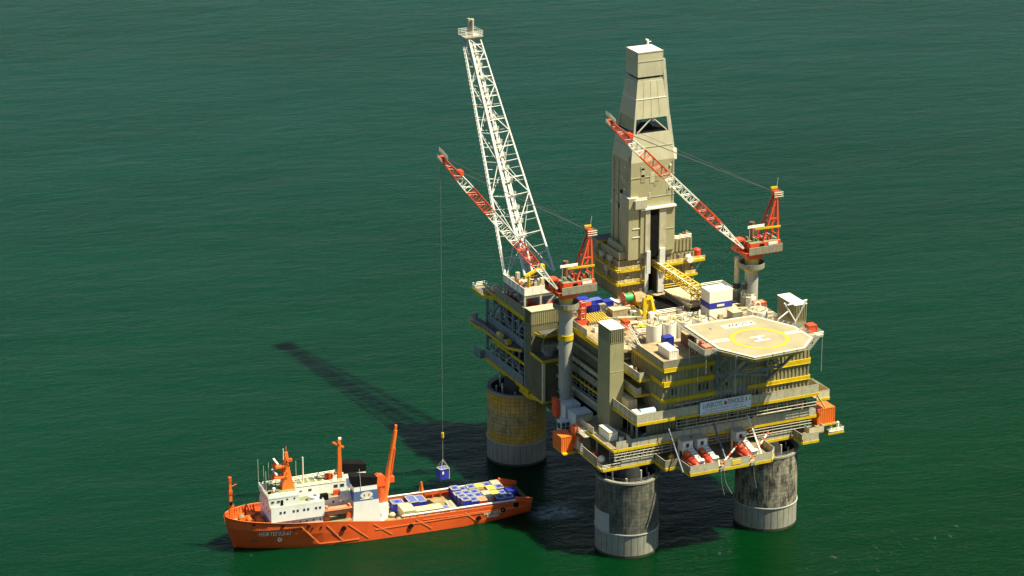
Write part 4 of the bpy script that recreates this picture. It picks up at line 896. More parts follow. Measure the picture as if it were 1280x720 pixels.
b = MB(); b.box(11, 16, 50, 54, 49.04, 49.5, 'rust'); b.box(8, 12, 49, 52, 49.05, 50.0, 'deck_tan'); S('timber_stack', b, 'low stack of brown timber between the skips on the pipe deck', 'timber', (12, 51, 49))
b = MB()
for k in range(5): b.tube((18 + k * .3, 30.5 + k * .5, 49.6), (23 + k * .3, 28.6 + k * .5, 49.6 + .1 * (k % 2)), .24, 'yellow_pale', 6)
b.box(18, 23, 29, 32.6, 49.04, 49.3, 'steel'); S('pipe_stack', b, 'short yellow pipes lying in front of the A-frame hoist', 'pipes', (20.5, 30.5, 49))
crate('equipment_box', 58.0 - 3.6, 27.4, 49.04, 3.0, 2.4, 3.6, 'crane_red', 'red equipment frame behind the helideck near the short tower', 'box', rib=False, top='salmon')
b = MB(); b.cyl(53.2, 30.6, 49.04, 53.4, 1.7, 'white', 20); b.cyl(53.2, 30.6, 50.0, 50.7, 1.72, 'blue', 20); b.rails([(53.2 + 1.6 * math.cos(k * PI / 5), 30.6 + 1.6 * math.sin(k * PI / 5)) for k in range(11)], 53.4, 'pale_steel', .9, .06)
S('storage_tank', b, 'white tank with a blue stripe at the foot of the right crane pedestal', 'tank', (53.2, 30.6, 49))
b = MB(); b.sphere((40.2, 14.0, 51.6), .8, 'crane_red', 10); b.cyl(40.2, 14.0, 49, 51.2, .3, 'red', 8); S('fire_monitor', b, 'small red fire monitor at the back edge of the helideck', 'fire monitor', (40.2, 14, 49))
for (x, y, z1, r, lab) in ((51.6, 35.5, 63.5, .75, 'tall tan exhaust pipe beside the crane pedestal behind the helideck'), (51.4, 31.0, 57.6, .55, 'short dark topped exhaust pipe beside the crane pedestal behind the helideck')):
    b = MB(); b.cyl(x, y, 49.04, z1, r, 'cream' if r > .6 else 'steel', 12); b.cyl(x, y, z1 - (9 if r > .6 else 2), z1 - (7.6 if r > .6 else .6), r * 1.4, 'steel_dark', 12); b.cyl(x, y, 49.05, 53.5, r * 1.7, 'panel_grey', 12); S('exhaust_pipe', b, lab, 'exhaust', (x, y, 49))
# people-size yellow bollards near hoist
for k, (x, y) in enumerate(((19.9, 40.6), (22.4, 42.4))):
    b = MB(); b.cyl(x, y, 49.04, 50.9, .28, 'yellow', 8); b.cyl(x, y, 50.9, 51.1, .36, 'yellow', 8); S('yellow_post', b, ['yellow post left of the white walkway beam', 'yellow post right of the white walkway beam'][k], 'post', (x, y, 49))

# ------------------------------------------------------------------ left module with flare tower base
fmod = T('flare_module', 'open framed grey module with yellow floor beams below the white flare boom', 'module', (5, 73, 24))
LX, LY0, LY1, LXR = -1.6, 60.8, 88, 13
b = MB(); b.box(LX, LXR, LY0, LY1, 44.6, 45.3, 'deck'); P('top_deck', b, fmod)
b = MB(); b.box(LX + .1, LXR, LY0, LY1, 35.2, 35.8, 'deck_dark'); b.box(LX + .1, LXR, LY0, LY1, 31.0, 31.3, 'deck_dark'); P('inner_deck', b, fmod)
for z, h in ((44.3, 1.3), (31.0, .8)):
    b = MB(); b.box(LX - .3, LX - .02, LY0, LY1 - (0 if z > 40 else 5), z, z + h, 'yellow'); P('floor_beam', b, fmod)
for y in (61.1, 69.5, 78, 87.4):
    b = MB(); b.box(LX, LX + .7, y - .35, y + .35, 24.62, 44.55, 'steel_blue'); P('column', b, fmod)
b = MB()
for (ya, za, yb, zb) in ((69.5, 36, 61.5, 44.4), (69.5, 36, 77, 44.4), (86.5, 36, 78.4, 44.4), (61.5, 25, 69, 31), (69.9, 31, 77.6, 25), (86.8, 25, 78.4, 31)): b.beam((LX + .4, ya, za), (LX + .4, yb, zb), .5, .5, 'steel_blue')
P('diagonal_brace', b, fmod)
b = MB()
for y in (65.3, 73.8, 82.6): b.box(LX + .1, LX + .5, y - .2, y + .2, 24.62, 44.55, 'steel_blue')
for z in (28.2, 39.4, 42): b.beam((LX + .3, 61, z), (LX + .3, 87.5, z), .25, .3, 'steel_blue')
for k in range(11): y = 62 + k * 2.4; b.beam((LX + .9, y, 36 if k % 2 else 40), (LX + .9, y + 2.4, 40 if k % 2 else 36), .22, .22, 'pale_steel'); b.beam((LX + 1.1, y, 25 if k % 2 else 29), (LX + 1.1, y + 2.4, 29 if k % 2 else 25), .2, .2, 'steel')
P('lattice_frame', b, fmod)
for z, x in ((41.6, 2.2), (33.2, 2.0), (27.4, 1.6)):
    b = MB(); b.rails([(LX + x, 61.5), (LX + x, 87)], z, 'yellow_pale', 1.0, .06); b.beam((LX + x, 61.5, z), (LX + x, 87, z), 1.0, .14, 'steel'); P('inner_gallery', b, fmod)
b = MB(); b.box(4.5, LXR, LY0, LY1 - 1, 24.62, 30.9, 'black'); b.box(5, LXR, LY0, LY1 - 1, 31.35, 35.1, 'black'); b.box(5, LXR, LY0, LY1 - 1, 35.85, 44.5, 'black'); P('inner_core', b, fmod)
b = MB()
for k in range(12):
    y = 63 + k * 2; z = (24.7, 31.4, 35.9)[k % 3]; b.cyl(1.4 + .7 * (k % 2), y, z, z + (3, 2.4, 5)[k % 3], .7, random.choice(['steel', 'pale_steel', 'panel_grey', 'white']), 12)
for z in (27.5, 33.5, 39, 42): b.tube((.4, 62, z), (.4, 87, z), .2, random.choice(['steel', 'pale_steel', 'rust']), 6)
P('process_vessels', b, fmod)
b = MB(); b.panels([(LX, LY1 - 7), (LX, LY0)], 45.34, 2.7, 'panel_grey', cap='panel'); b.panels([(LX + .02, 86), (LX + .02, LY0 + 1)], 35.84, 2.4, 'steel_blue', cap='steel'); P('wind_wall', b, fmod)
# outer walkways
q = P('walkway', MB().prism([(LX - .3, 62.5), (LX - 3, 66), (LX - 3, 84), (LX - 3.6, 86), (LX - 3.6, 91), (LX - .3, 91)], 35.0, 35.4, 'deck_dark'), fmod)
b = MB(); b.strip([(LX - .3, 62.2), (LX - 3.1, 66), (LX - 3.1, 84), (LX - 3.7, 86), (LX - 3.7, 91.2)], 34.6, 35.4, .2, 'yellow'); P('edge_beam', b, q)
b = MB(); b.rails([(LX - 3, 66), (LX - 3, 84), (LX - 3.6, 86), (LX - 3.6, 91)], 35.4, 'pale_steel', 1.2, .06); P('railing', b, q)
q = P('walkway', MB().box(LX - 2.6, LX + 2, 84, 91.5, 44.8, 45.2, 'deck'), fmod)
b = MB(); b.strip([(LX - .2, 81), (LX - 2.7, 84), (LX - 2.7, 91.6), (LX + 2, 91.6)], 44.2, 45.2, .2, 'yellow'); P('edge_beam', b, q)
b = MB(); b.rails([(LX - 2.5, 84.2), (LX - 2.5, 91.3), (LX + 2, 91.3)], 45.2, 'white', 1.3, .06); P('railing', b, q)
q = P('walkway', MB().box(LX - 1.6, LX + 2, 88, 93, 24.2, 24.6, 'deck_dark'), fmod)
b = MB(); b.panels([(LX - 1.6, 88), (LX - 1.6, 93)], 24.6, 2.4, 'steel_blue', cap='steel'); P('wind_wall', b, q)
b = MB(); b.box(LX - 2.6, LX - 1.2, 67.4, 69, 35.42, 36.6, 'yellow'); S('ventilator', b, 'yellow box on the railed side walkway of the open framed module', 'ventilator', (LX - 1.9, 68.2, 35.4))
b = MB(); b.tube((LX - 2, 72.5, 36.4), (LX - 2, 74.5, 36.4), .8, 'yellow_pale', 12); b.box(LX - 2.8, LX - 1.2, 72.6, 74.4, 35.42, 35.8, 'steel'); S('cable_drum', b, 'yellow cable drum on the railed side walkway of the open framed module', 'drum', (LX - 2, 73.5, 35.4))
b = MB(); b.cyl(LX - 2.6, 89.6, 35.42, 38, .9, 'steel', 12); S('storage_drum', b, 'grey drum at the far end of the side walkway', 'drum', (LX - 2.6, 89.6, 35.4))
# flare base tower
b = MB(); b.box(-1.2, 9.5, 62.3, 76.5, 51.0, 51.5, 'deck'); P('flare_floor', b, fmod)
b = MB(); b.panels([(-1.2, 76.5), (-1.2, 62.3), (6.6, 62.3)], 51.2, 2.2, 'white', cap='white'); b.panels([(7.2, 62.3), (9.5, 62.3)], 51.2, 2.2, 'white'); P('flare_parapet', b, fmod)
for x in (-.9, 4, 9.2):
    for y in (62.7, 76): b = MB(); b.box(x - .3, x + .3, y - .3, y + .3, 45.3, 50.95, 'pale_steel'); P('support_leg', b, fmod)
b = MB(); b.beam((4, 62.7, 45.5), (9, 62.7, 50.8), .35, .35, 'pale_steel'); b.beam((-.7, 62.7, 50.6), (9, 62.7, 50.6), .4, .5, 'pale_steel'); P('flare_base_frame', b, fmod)
b = MB()
for k in range(34):
    x, y = random.uniform(-.6, 8.6), random.uniform(63.5, 75); b.box(x, x + random.uniform(.4, 1.1), y, y + random.uniform(.4, 1.2), 51.52, 51.52 + random.uniform(.6, 2.4), random.choice(['rust', 'cream', 'panel', 'steel', 'red', 'pale_steel', 'deck_tan']))
for k in range(10): b.tube((random.uniform(0, 3), 64 + k, 52 + k % 3 * .5), (random.uniform(5, 9), 64 + k, 52 + k % 3 * .5), .16, random.choice(['rust', 'pale_steel', 'cream']), 6)
P('flare_equipment', b, fmod)
for k in range(24): fitting(fmod, random.uniform(-1.0, 2.0), random.uniform(66, 87), 45.32, random.uniform(.5, 1.6), random.uniform(.6, 2), random.uniform(.5, 2.6), random.choice(['cream', 'white', 'panel', 'steel', 'pale_steel', 'rust', 'deck_tan', 'red']))
for k in range(22): fitting(fmod, random.uniform(-.8, 11), random.uniform(61.3, 66), 45.32, random.uniform(.5, 1.6), 1, random.uniform(.8, 3.2), random.choice(['crane_red', 'rust', 'cream', 'steel', 'panel', 'red', 'deck_tan']))
jc = T('jib_crane', 'small yellow jib crane on the flare base platform', 'jib crane', (1.5, 66, 51.5))
b = MB(); b.cyl(1.5, 65, 51.52, 56.2, .4, 'yellow', 10); P('post', b, jc)
b = MB(); b.beam((-.1, 64.6, 56.1), (7.0, 67.6, 57.3), .6, .75, 'yellow'); b.box(5.6, 7.2, 66.5, 68, 56.4, 58, 'yellow'); P('jib', b, jc)

st = T('stair_tower', 'dark grey stair tower with a ribbed top beside the open framed module', 'tower', (2.4, 58, 24))
b = MB(); b.box(-1.7, 6.5, 56.6, 60.7, 24.66, 44.5, 'clad_dark'); P('shaft', b, st)
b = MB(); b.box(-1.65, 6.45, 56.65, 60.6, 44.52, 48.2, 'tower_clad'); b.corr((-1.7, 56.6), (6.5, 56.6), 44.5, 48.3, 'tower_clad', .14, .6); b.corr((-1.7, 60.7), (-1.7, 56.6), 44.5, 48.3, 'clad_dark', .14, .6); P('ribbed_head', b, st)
b = MB(); b.box(-1.8, 6.6, 56.4, 60.75, 48.32, 48.5, 'panel'); P('roof', b, st)
b = MB(); b.box(.2, 6.8, 52.8, 56.4, 42.2, 42.5, 'deck_dark'); b.strip([(-.9, 56.3), (.2, 52.7), (6.8, 52.7)], 41.7, 42.4, .2, 'yellow'); P('landing', b, st)
b = MB(); b.box(1.2, 6.6, 54.6, 56.3, 36.2, 38.2, 'panel'); b.beam((1, 56.2, 36.5), (1, 53.4, 41.6), .35, .35, 'steel'); P('duct', b, st)
b = MB(); b.cyl(7.6, 54.6, 30, 41, .75, 'white', 12); P('pipe', b, st)
b = MB(); b.cyl(5.6, 53.6, 42.5, 43.9, .7, 'yellow', 12); b.sphere((5.6, 53.6, 43.9), .7, 'yellow', 10, sz=.6); S('ventilator', b, 'yellow ventilator on the landing of the grey stair tower', 'ventilator', (5.6, 53.6, 42.5))
um = T('utility_module', 'boxy grey module with yellow corner frames hanging beside the crane pedestal', 'module', (1, 51.5, 24))
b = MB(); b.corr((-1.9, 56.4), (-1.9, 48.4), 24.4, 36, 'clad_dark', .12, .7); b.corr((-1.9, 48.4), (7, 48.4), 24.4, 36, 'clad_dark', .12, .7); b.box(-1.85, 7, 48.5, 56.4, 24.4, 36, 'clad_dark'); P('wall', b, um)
b = MB(); b.strip([(-2.1, 56.4), (-2.1, 48.2), (7, 48.2)], 36.0, 36.8, .25, 'yellow'); b.strip([(-2.1, 56.4), (-2.1, 48.2), (7, 48.2)], 23.9, 24.5, .25, 'yellow'); P('edge_beam', b, um)
b = MB(); b.box(-2.2, -1.5, 47.8, 48.6, 24.5, 36, 'cream'); P('corner_post', b, um)
b = MB(); b.box(-1.8, 7, 48.6, 56.3, 36.05, 36.3, 'deck_dark'); P('roof', b, um)
b = MB(); b.cyl(2.2, 53, 36.3, 37.8, 1.6, 'steel', 16); b.rails([(1, 52), (4, 52), (4, 54.6), (1, 54.6)], 37.8, 'pale_steel', 1.6, .07); b.box(4.5, 6.5, 50, 52, 36.3, 37.4, 'steel_blue'); P('roof_equipment', b, um)

# flare boom
fb = T('flare_boom', 'tall white lattice flare boom leaning out over the sea beside the derrick', 'flare boom', (6, 78, 50))
A = [(4.4, 73.4, 52.0), (14.2, 75.0, 52.4), (12.2, 84.0, 47.0), (-.2, 76.6, 51.4)]
B_ = [(18.7, 144.6, 104.0), (22.6, 145.0, 103.8), (22.0, 148.6, 103.6), (18.4, 148.2, 103.9)]
b = MB(); A_, BB = [Vector(p) for p in A], [Vector(p) for p in B_]
for a, c in zip(A_, BB): b.tube(a, c, .38, 'flare_paint', 8, r2=.24)
P('chord', b, fb)
ts = [0, .17, .33, .47, .59, .70, .79, .87, .94, 1]
def sub_brace(b, Q, N_):
    for j in range(4):
        m0 = Q[j].lerp(N_[j], .5); m1 = Q[(j + 1) % 4].lerp(N_[(j + 1) % 4], .5); mid = (Q[j] + N_[(j + 1) % 4]) / 2
        b.tube(m0, mid, .09, 'flare_paint', 4, cap=False); b.tube(m1, mid, .09, 'flare_paint', 4, cap=False)
    b.tube(Q[0].lerp(N_[0], .5), Q[2].lerp(N_[2], .5), .09, 'flare_paint', 4, cap=False); b.tube(Q[1].lerp(N_[1], .5), Q[3].lerp(N_[3], .5), .09, 'flare_paint', 4, cap=False)
b = MB()
for i, t in enumerate(ts):
    Q = [a.lerp(c, t) for a, c in zip(A_, BB)]
    for j in range(4):
        if i: b.tube(Q[j], Q[(j + 1) % 4], .13, 'flare_paint', 5, cap=False)
        if i < len(ts) - 1:
            N_ = [a.lerp(c, ts[i + 1]) for a, c in zip(A_, BB)]
            if j == 0: sub_brace(b, Q, N_)
            if (i + j) % 2: b.tube(Q[j], N_[(j + 1) % 4], .15, 'flare_paint', 5, cap=False)
            else: b.tube(Q[(j + 1) % 4], N_[j], .15, 'flare_paint', 5, cap=False)
P('bracing', b, fb)
for k in range(17):
    t = .06 + k * .054
    Q = [a.lerp(c, t) for a, c in zip(A_, BB)]; c0 = (Q[3] + Q[2] + Q[0] + Q[1]) / 4; wx = (Q[1] - Q[0]).length * .2; wy = (Q[3] - Q[0]).length * .2; b = MB()
    b.box(c0.x - wx, c0.x + wx, c0.y - wy, c0.y + wy, c0.z - .06, c0.z + .06, 'pale_steel'); b.rails([(c0.x - wx, c0.y - wy), (c0.x + wx, c0.y - wy), (c0.x + wx, c0.y + wy)], c0.z + .06, 'flare_paint', 1.1, .05, 1.2)
    for q_ in Q: b.tube(c0 + (q_ - c0) * .42, q_, .08, 'flare_paint', 4, cap=False)
    P('landing', b, fb)
b = MB(); e0, e1 = (A_[0] + A_[3]) / 2, (BB[0] + BB[3]) / 2
b.beam(e0.lerp(A_[1], .25), e1.lerp(BB[1], .25), .7, .1, 'pale_steel')
P('walkway', b, fb)
b = MB(); c0 = sum(A_, Vector()) / 4; c1 = sum(BB, Vector()) / 4
for d, r in ((Vector((.5, .3, 0)), .34), (Vector((-.5, .5, .2)), .22), (Vector((0, -.4, 0)), .09)): b.tube(c0 + d, c1 + d, r, 'flare_paint', 6)
P('gas_pipe', b, fb)
b = MB()
for s_ in (-.35, .35): b.tube(A_[3] + Vector((s_, .6, .5)), BB[3] + Vector((s_, .6, .5)), .07, 'flare_paint', 4)
for k in range(60): p = A_[3].lerp(BB[3], k / 60) + Vector((0, .6, .5)); b.tube(p + Vector((-.5, 0, 0)), p + Vector((.5, 0, 0)), .08, 'flare_paint', 4, cap=False)
P('ladder', b, fb)
b = MB(); b.box(17.2, 23.2, 143.8, 149.2, 104.3, 104.55, 'pale_steel'); P('tip_platform', b, fb)
b = MB(); b.rails([(17.3, 143.9), (23.1, 143.9), (23.1, 149.1), (17.3, 149.1), (17.3, 143.9)], 104.6, 'flare_paint', 1.5, .06, 1.2); P('railing', b, fb)
for x, y, h in ((19.4, 146, 5.2), (20.8, 146.6, 4.8), (20.2, 145.2, 5.0)):
    b = MB(); b.cyl(x, y, 104.6, 104.6 + h, .5, 'panel', 10); P('burner', b, fb)

# ------------------------------------------------------------------ pedestal cranes
def crane(px, py, z0, z1, foot, tip, label, base_h, drop=None):
    t = T('pedestal_crane', label, 'crane', (px, py, z0), 'red and white lattice cranes')
    b = MB(); b.cyl(px, py, z0 + base_h, z1 - 1.2, 1.9, 'pedestal', 24)
    if base_h: b.cyl(px, py, z0 + 1.6, z0 + base_h, 1.45, 'pedestal', 24, r2=1.9)
    P('pedestal', b, t)
    if base_h: b = MB(); b.cyl(px, py, z0, z0 + 1.6, 1.47, 'yellow', 24); P('foot_cap', b, t)
    if base_h: b = MB(); b.ring(px, py, z1 - 12.4, z1 - 10.9, 1.9, 2.15, 'yellow', 24); P('clamp_ring', b, t)
    b = MB(); b.cyl(px, py, z1 - 1.2, z1, 2.0, 'yellow', 24); b.cyl(px, py, z1 - 4.1, z1 - 3.0, 2.15, 'yellow', 24); P('slew_ring', b, t)
    b = MB(); b.ring(px, py, z1 - 3.0, z1 - 2.8, 1.95, 3.6, 'steel', 20)
    q = P('collar_walkway', b, t)
    b = MB(); b.ring(px, py, z1 - 2.8, z1 - 1.5, 3.5, 3.62, 'panel_grey', 20); P('wind_wall', b, q)
    hx0, hx1, w_ = px - 3.6, px + 7.6, 2.9; zb = z1 + .05
    b = MB(); b.box(px - 2.4, px + 2.4, py - 2.4, py + 2.4, zb, zb + 1.0, 'crane_red'); b.box(hx0 + .2, hx1, py - w_, py + w_, zb + 1.0, zb + 1.9, 'crane_red'); P('slew_frame', b, t)
    b = MB(); b.box(hx0 + 1.6, hx1 - .1, py - w_ + .3, py + w_ - .3, zb + 1.95, zb + 4.6, 'crane_red', 'deck_green'); P('machinery_house', b, t)
    b = MB(); b.panels([(hx0 + .8, py - w_ - .4), (hx1 + .2, py - w_ - .4)], zb + 1.5, 2.0, 'panel_grey', 2.2); b.box(hx0 + .8, hx1 + .2, py - w_ - .35, py - w_ + .2, zb + 1.35, zb + 1.48, 'steel'); b.panels([(hx1 + .2, py - w_), (hx1 + .2, py + w_)], zb + 1.5, 2.0, 'panel_grey'); P('side_walkway', b, t)
    b = MB(); b.box(hx0 - 1.4, hx0 + 1.5, py + .2, py + 2.9, zb + 1.9, zb + 5.2, 'crane_red'); c_ = P('operator_cab', b, t)
    b = MB(); b.box(hx0 - 1.46, hx0 - 1.41, py + .5, py + 2.6, zb + 3.2, zb + 4.8, 'glass'); b.box(hx0 - 1.1, hx0 + 1.2, py + .14, py + .19, zb + 3.3, zb + 4.7, 'glass'); P('window', b, c_)
    b = MB(); b.box(px + 1.0, px + 2.2, py - w_ + .12, py - w_ + .28, zb + 2.9, zb + 4.2, 'black'); b.box(px + 3.6, px + 6.5, py - w_ + .12, py - w_ + .28, zb + 3.6, zb + 4.4, 'white'); P('vent_panel', b, t)
    # gantry mast
    ap = Vector((px + 7.0, py, z1 + 17.6)); b = MB()
    for s_ in (-1, 1):
        b.beam((px + 2.2, py + s_ * 2.0, zb + 4.6), ap + Vector((0, s_ * .7, 0)), .5, .5, 'crane_red'); b.beam((px + 7.1, py + s_ * 2.0, zb + 1.9), ap + Vector((0, s_ * .7, 0)), .5, .5, 'crane_red')
        b.beam((px + 4.7, py + s_ * 1.4, zb + 10.6), (px + 7.1, py + s_ * 1.4, zb + 10.6), .3, .3, 'crane_red'); b.beam((px + 3.5, py + s_ * 1.7, zb + 7.4), (px + 7.1, py + s_ * 1.2, zb + 11), .22, .22, 'crane_red')
    for u in (.25, .5, .75): p = Vector((px + 7.1, py, zb + 1.9)).lerp(ap, u); b.beam(p + Vector((0, -2 + u * 1.3, 0)), p + Vector((0, 2 - u * 1.3, 0)), .25, .25, 'crane_red')
    P('gantry', b, t)
    b = MB(); b.box(ap.x - .9, ap.x + 1.0, ap.y - 1.2, ap.y + 1.2, ap.z - .3, ap.z + .4, 'crane_red'); b.rails([(ap.x - 1.2, ap.y - 1.4), (ap.x + 1.6, ap.y - 1.4), (ap.x + 1.6, ap.y + 1.4)], ap.z - 1.4, 'pale_steel', 1.8, .06, .9); b.tube(ap, ap + Vector((.6, 0, 4.2)), .09, 'pale_steel', 5); b.box(ap.x - 1.6, ap.x + .4, ap.y - .3, ap.y + .3, ap.z + 1.2, ap.z + 1.8, 'yellow'); P('gantry_head', b, t)
    b = MB(); b.beam((px - .6, py - 2.2, zb + 8.6), (px + 7.5, py - 2.2, zb + 8.4), .35, .5, 'yellow'); b.rails([(px - 2.8, py - 2.2), (px + 2.4, py - 2.2)], zb + 8.8, 'white', .9, .06); b.tube((px - 2.2, py - 2.2, zb + 4.6), (px - 2.2, py - 2.2, zb + 9.2), .1, 'pale_steel', 5); P('access_gallery', b, t)
    b = MB(); b.cyl(px + .4, py + 1.2, zb + 4.6, zb + 9.6, .75, 'rust', 12); b.cyl(px + 1.9, py + 1.6, zb + 4.6, zb + 8.0, .5, 'steel', 10); P('exhaust_stack', b, t)
    b = MB()
    for k in range(14): x = random.uniform(px - 1.5, px + 6.5); b.box(x, x + random.uniform(.3, 1), py + random.uniform(-2.2, 1.2), py + random.uniform(1.3, 2.2), zb + 4.62, zb + 4.7 + random.uniform(.2, 1.0), random.choice(['deck_green', 'red', 'steel', 'crane_red', 'white']))
    P('winch', b, t)
    # boom
    foot, tip = Vector(foot), Vector(tip); d = (tip - foot).normalized(); side = d.cross(Vector((0, 0, 1))).normalized(); up = side.cross(d)
    L = (tip - foot).length
    def sec(u):
        wd = .5 + 2.0 * min(1, u / .2) if u < .2 else (2.5 if u < .78 else 2.5 - 1.3 * (u - .78) / .22); hh = .25 + 2.1 * min(1, u / .22) if u < .22 else (2.35 if u < .78 else 2.35 - 1.5 * (u - .78) / .22)
        wd = max(wd, 2.4) if u < .2 else wd
        c = foot + d * (u * L); return [c + side * (sx * wd / 2) + up * (sy * hh / 2) for sx, sy in ((-1, -1), (1, -1), (1, 1), (-1, 1))]
    cuts = [0, .17, .36, .575, .76, .845, .985]; cols = ['white', 'crane_red', 'white', 'crane_red', 'white', 'crane_red']
    for i, m in enumerate(cols):
        b = MB(); n = max(2, round((cuts[i + 1] - cuts[i]) * L / 1.75))
        for k in range(n):
            u0 = cuts[i] + (cuts[i + 1] - cuts[i]) * k / n; u1 = cuts[i] + (cuts[i + 1] - cuts[i]) * (k + 1) / n; Q0, Q1 = sec(u0), sec(u1)
            for j in range(4):
                b.tube(Q0[j], Q1[j], .15, m, 5, cap=False); b.tube(Q0[j], Q0[(j + 1) % 4], .085, m, 4, cap=False)
                b.tube(Q0[j], Q1[(j + 1) % 4], .085, m, 4, cap=False) if (k + j) % 2 else b.tube(Q0[(j + 1) % 4], Q1[j], .085, m, 4, cap=False)
        P('boom_section', b, t, {'white': 'white lattice boom section', 'crane_red': 'red lattice boom section'}[m])
    b = MB(); Q = sec(.845); b.box(Q[2].x - .5, Q[2].x + .5, Q[2].y - 1.2, Q[2].y + 1.2, Q[2].z - .2, Q[2].z + 1.0, 'crane_red')
    e = foot + d * (L * .985); b.tube(e - side * .9, e + side * .9, .8, 'crane_red', 12); b.rails([e + up * .7 - side * 1.2 - d, e + up * .7 - side * 1.2 + d * 1.6, e + up * .7 + side * 1.2 + d * 1.6], 0, 'pale_steel', 1.2, .07, .8); b.rails([e - up * .9 - side * 1.2 - d * .5, e - up * .9 - side * 1.2 + d * 1.4], 0, 'pale_steel', 1.0, .07, .8); P('boom_head', b, t)
    b = MB(); Q = sec(.845); hd_ = Q[2].lerp(Q[3], .5) + up * .7
    for s_ in (-.5, .5):
        b.tube(ap + Vector((0, s_, 0)), hd_ + side * s_, .05, 'cable', 4)
        b.tube(ap + Vector((0, s_, -.5)), Vector((px + .5, py + s_, zb + 4.8)), .05, 'cable', 4)
    b.tube(ap, e + up * .6, .045, 'cable', 4); P('boom_cable', b, t)
    if drop:
        b = MB(); b.tube((tip.x, tip.y, tip.z), (tip.x, tip.y, drop), .055, 'steel', 4); P('hoist_rope', b, t)
        b = MB(); b.cyl(tip.x, tip.y, 22.6, 24.0, .38, 'yellow', 12); b.cyl(tip.x, tip.y, 21.8, 22.6, .25, 'steel_dark', 8); P('hook_block', b, t)
    return t
TIPX, TIPY = -36.0, 40.2
crane(-1, 36, 27.6, 59.6, (-4.2, 35.6, 62.6), (TIPX, TIPY, 102.4), 'lattice crane with its red and white boom reaching over the orange ship', 6.5, 15.0)
crane(54, 31.5, 49.05, 64.6, (50.6, 31.3, 67.8), (10.4, 34.6, 108.2), 'lattice crane with its red and white boom crossing in front of the derrick', 0)

# ------------------------------------------------------------------ things on the lower left side
oc = crate('orange_container', -10.6, 17.4, 23.6, 3.4, 5.2, 4.3, 'orange', 'large orange container hanging out over the water at the lower left corner', frame='orange')
crate('orange_container', -7.4, 15.6, 24.64, 2.2, 2.6, 5.6, 'orange', 'narrow upright orange container beside the large one at the lower left corner', frame='orange')
b = MB(); b.box(-12.4, -6.6, 13.4, 14.5, 23.2, 23.55, 'yellow'); b.box(-12.2, -8.8, 14.6, 20, 23.2, 23.52, 'yellow'); b.beam((-8.8, 16, 23.3), (-4, 16, 23.3), .4, .4, 'steel'); S('bracket_platform', b, 'yellow bracket platform carrying the large orange container', 'platform', (-10, 16, 23.2))
b = MB(); b.rails([(-8.7, 12.6), (-8.7, 9.4)], 24.62, 'white', 2.6, .09, 1.0, 4); b.tube((-7.9, 12, 24.6), (-7.9, 12, 28.8), .16, 'red', 6); S('ladder_gate', b, 'white railing gate with a red post next to the orange containers', 'gate', (-8.5, 11, 24.6))
crate('hvac_unit', -1.0, 26.5, 24.64, 5.0, 4.8, 4.9, 'box_grey', 'front pale grey cabin hanging below the lift tower', 'cabin', rib=False, top='box_grey')
crate('hvac_unit', -1.4, 33.2, 25.2, 4.4, 5.6, 4.8, 'box_grey', 'rear pale grey cabin hanging between the crane pedestal and the front cabin', 'cabin', rib=False, top='box_grey')
gc = T('control_cage', 'small pale grey control cabin with dark windows below the crane pedestal', 'cabin', (-5.0, 29, 24.6))
b = MB(); b.box(-6.2, -3.6, 27.8, 30.4, 23.6, 26.6, 'box_grey'); P('body', b, gc)
for x in (-5.9, -4.7):
    b = MB(); b.box(x, x + .9, 27.72, 27.78, 24.2, 25.1, 'glass'); b.box(x, x + .9, 27.72, 27.78, 25.3, 26.2, 'glass'); P('window', b, gc)
b = MB(); b.box(-6.28, -6.22, 28.2, 30, 24.3, 26, 'glass'); P('window', b, gc)
b = MB(); b.box(-4.8, -3.8, 33.6, 36.6, 25.6, 30.4, 'crane_red'); b.box(-4.9, -3.7, 33.5, 36.7, 30.42, 30.6, 'crane_red'); S('fire_cabinet', b, 'tall red cabinet behind the pale grey cabins', 'cabinet', (-4.3, 35, 25.6))
b = MB(); b.box(-3.9, 3.0, 24.2, 36.4, 24.1, 24.5, 'steel'); S('hanging_platform', b, 'grey steel side platform below the pale grey cabins', 'platform', (-1.5, 31, 24))
for k, (x, y) in enumerate(((2.0, 40.4), (3.2, 38.4))):
    b = MB(); b.cyl(x, y, 28.9, 30.6, .9, 'red', 12); b.box(x - .8, x + .8, y - .8, y + .8, 28.0, 28.88, 'red'); S('hose_drum', b, ['red hose drum next to the foot of the crane pedestal', 'second red hose drum behind the pale grey cabins'][k], 'drum', (x, y, 28))
b = MB(); b.panels([(1.6, 46), (1.6, 36)], 29, 1.7, 'steel_blue'); b.box(1.7, 3.4, 36, 47, 27.6, 27.98, 'steel_blue'); S('side_gallery', b, 'grey side gallery with a wind wall behind the crane pedestal', 'gallery', (2, 41, 27.6))
crate('shipping_container', -3.1, 5.4, 29.86, 2.4, 6.0, 2.6, 'white', 'white container on the corner of the middle deck', frame='cream')
b = MB(); b.box(-.8, 1.6, 3, 9, 29.84, 30.5, 'deck_tan'); b.beam((-.2, 9, 30.8), (1.4, 1.5, 30.8), .3, .3, 'cream'); b.cyl(-1.6, .6, 29.84, 31.3, .7, 'white', 12); S('timber_stack', b, 'stack of tan boards with a white drum on the middle deck', 'timber', (.4, 6, 29.8))
b = MB(); b.panels([(-5.6, 9), (-5.6, 17), (-1.2, 18.6)], 29.86, 1.7, 'cream', 1.7); S('screen_wall', b, 'cream screen wall on the middle deck left of the lift tower', 'screen', (-5.5, 13, 29.8))
b = MB(); q = random.Random(3)
for k in range(9): x, y = q.uniform(-8, -7), 13 + q.random() * 3; b.tube((x, y, 29.4), (x + 2.2, y + q.uniform(-2, 2), 29.4 + q.random()), .14, 'white', 5)
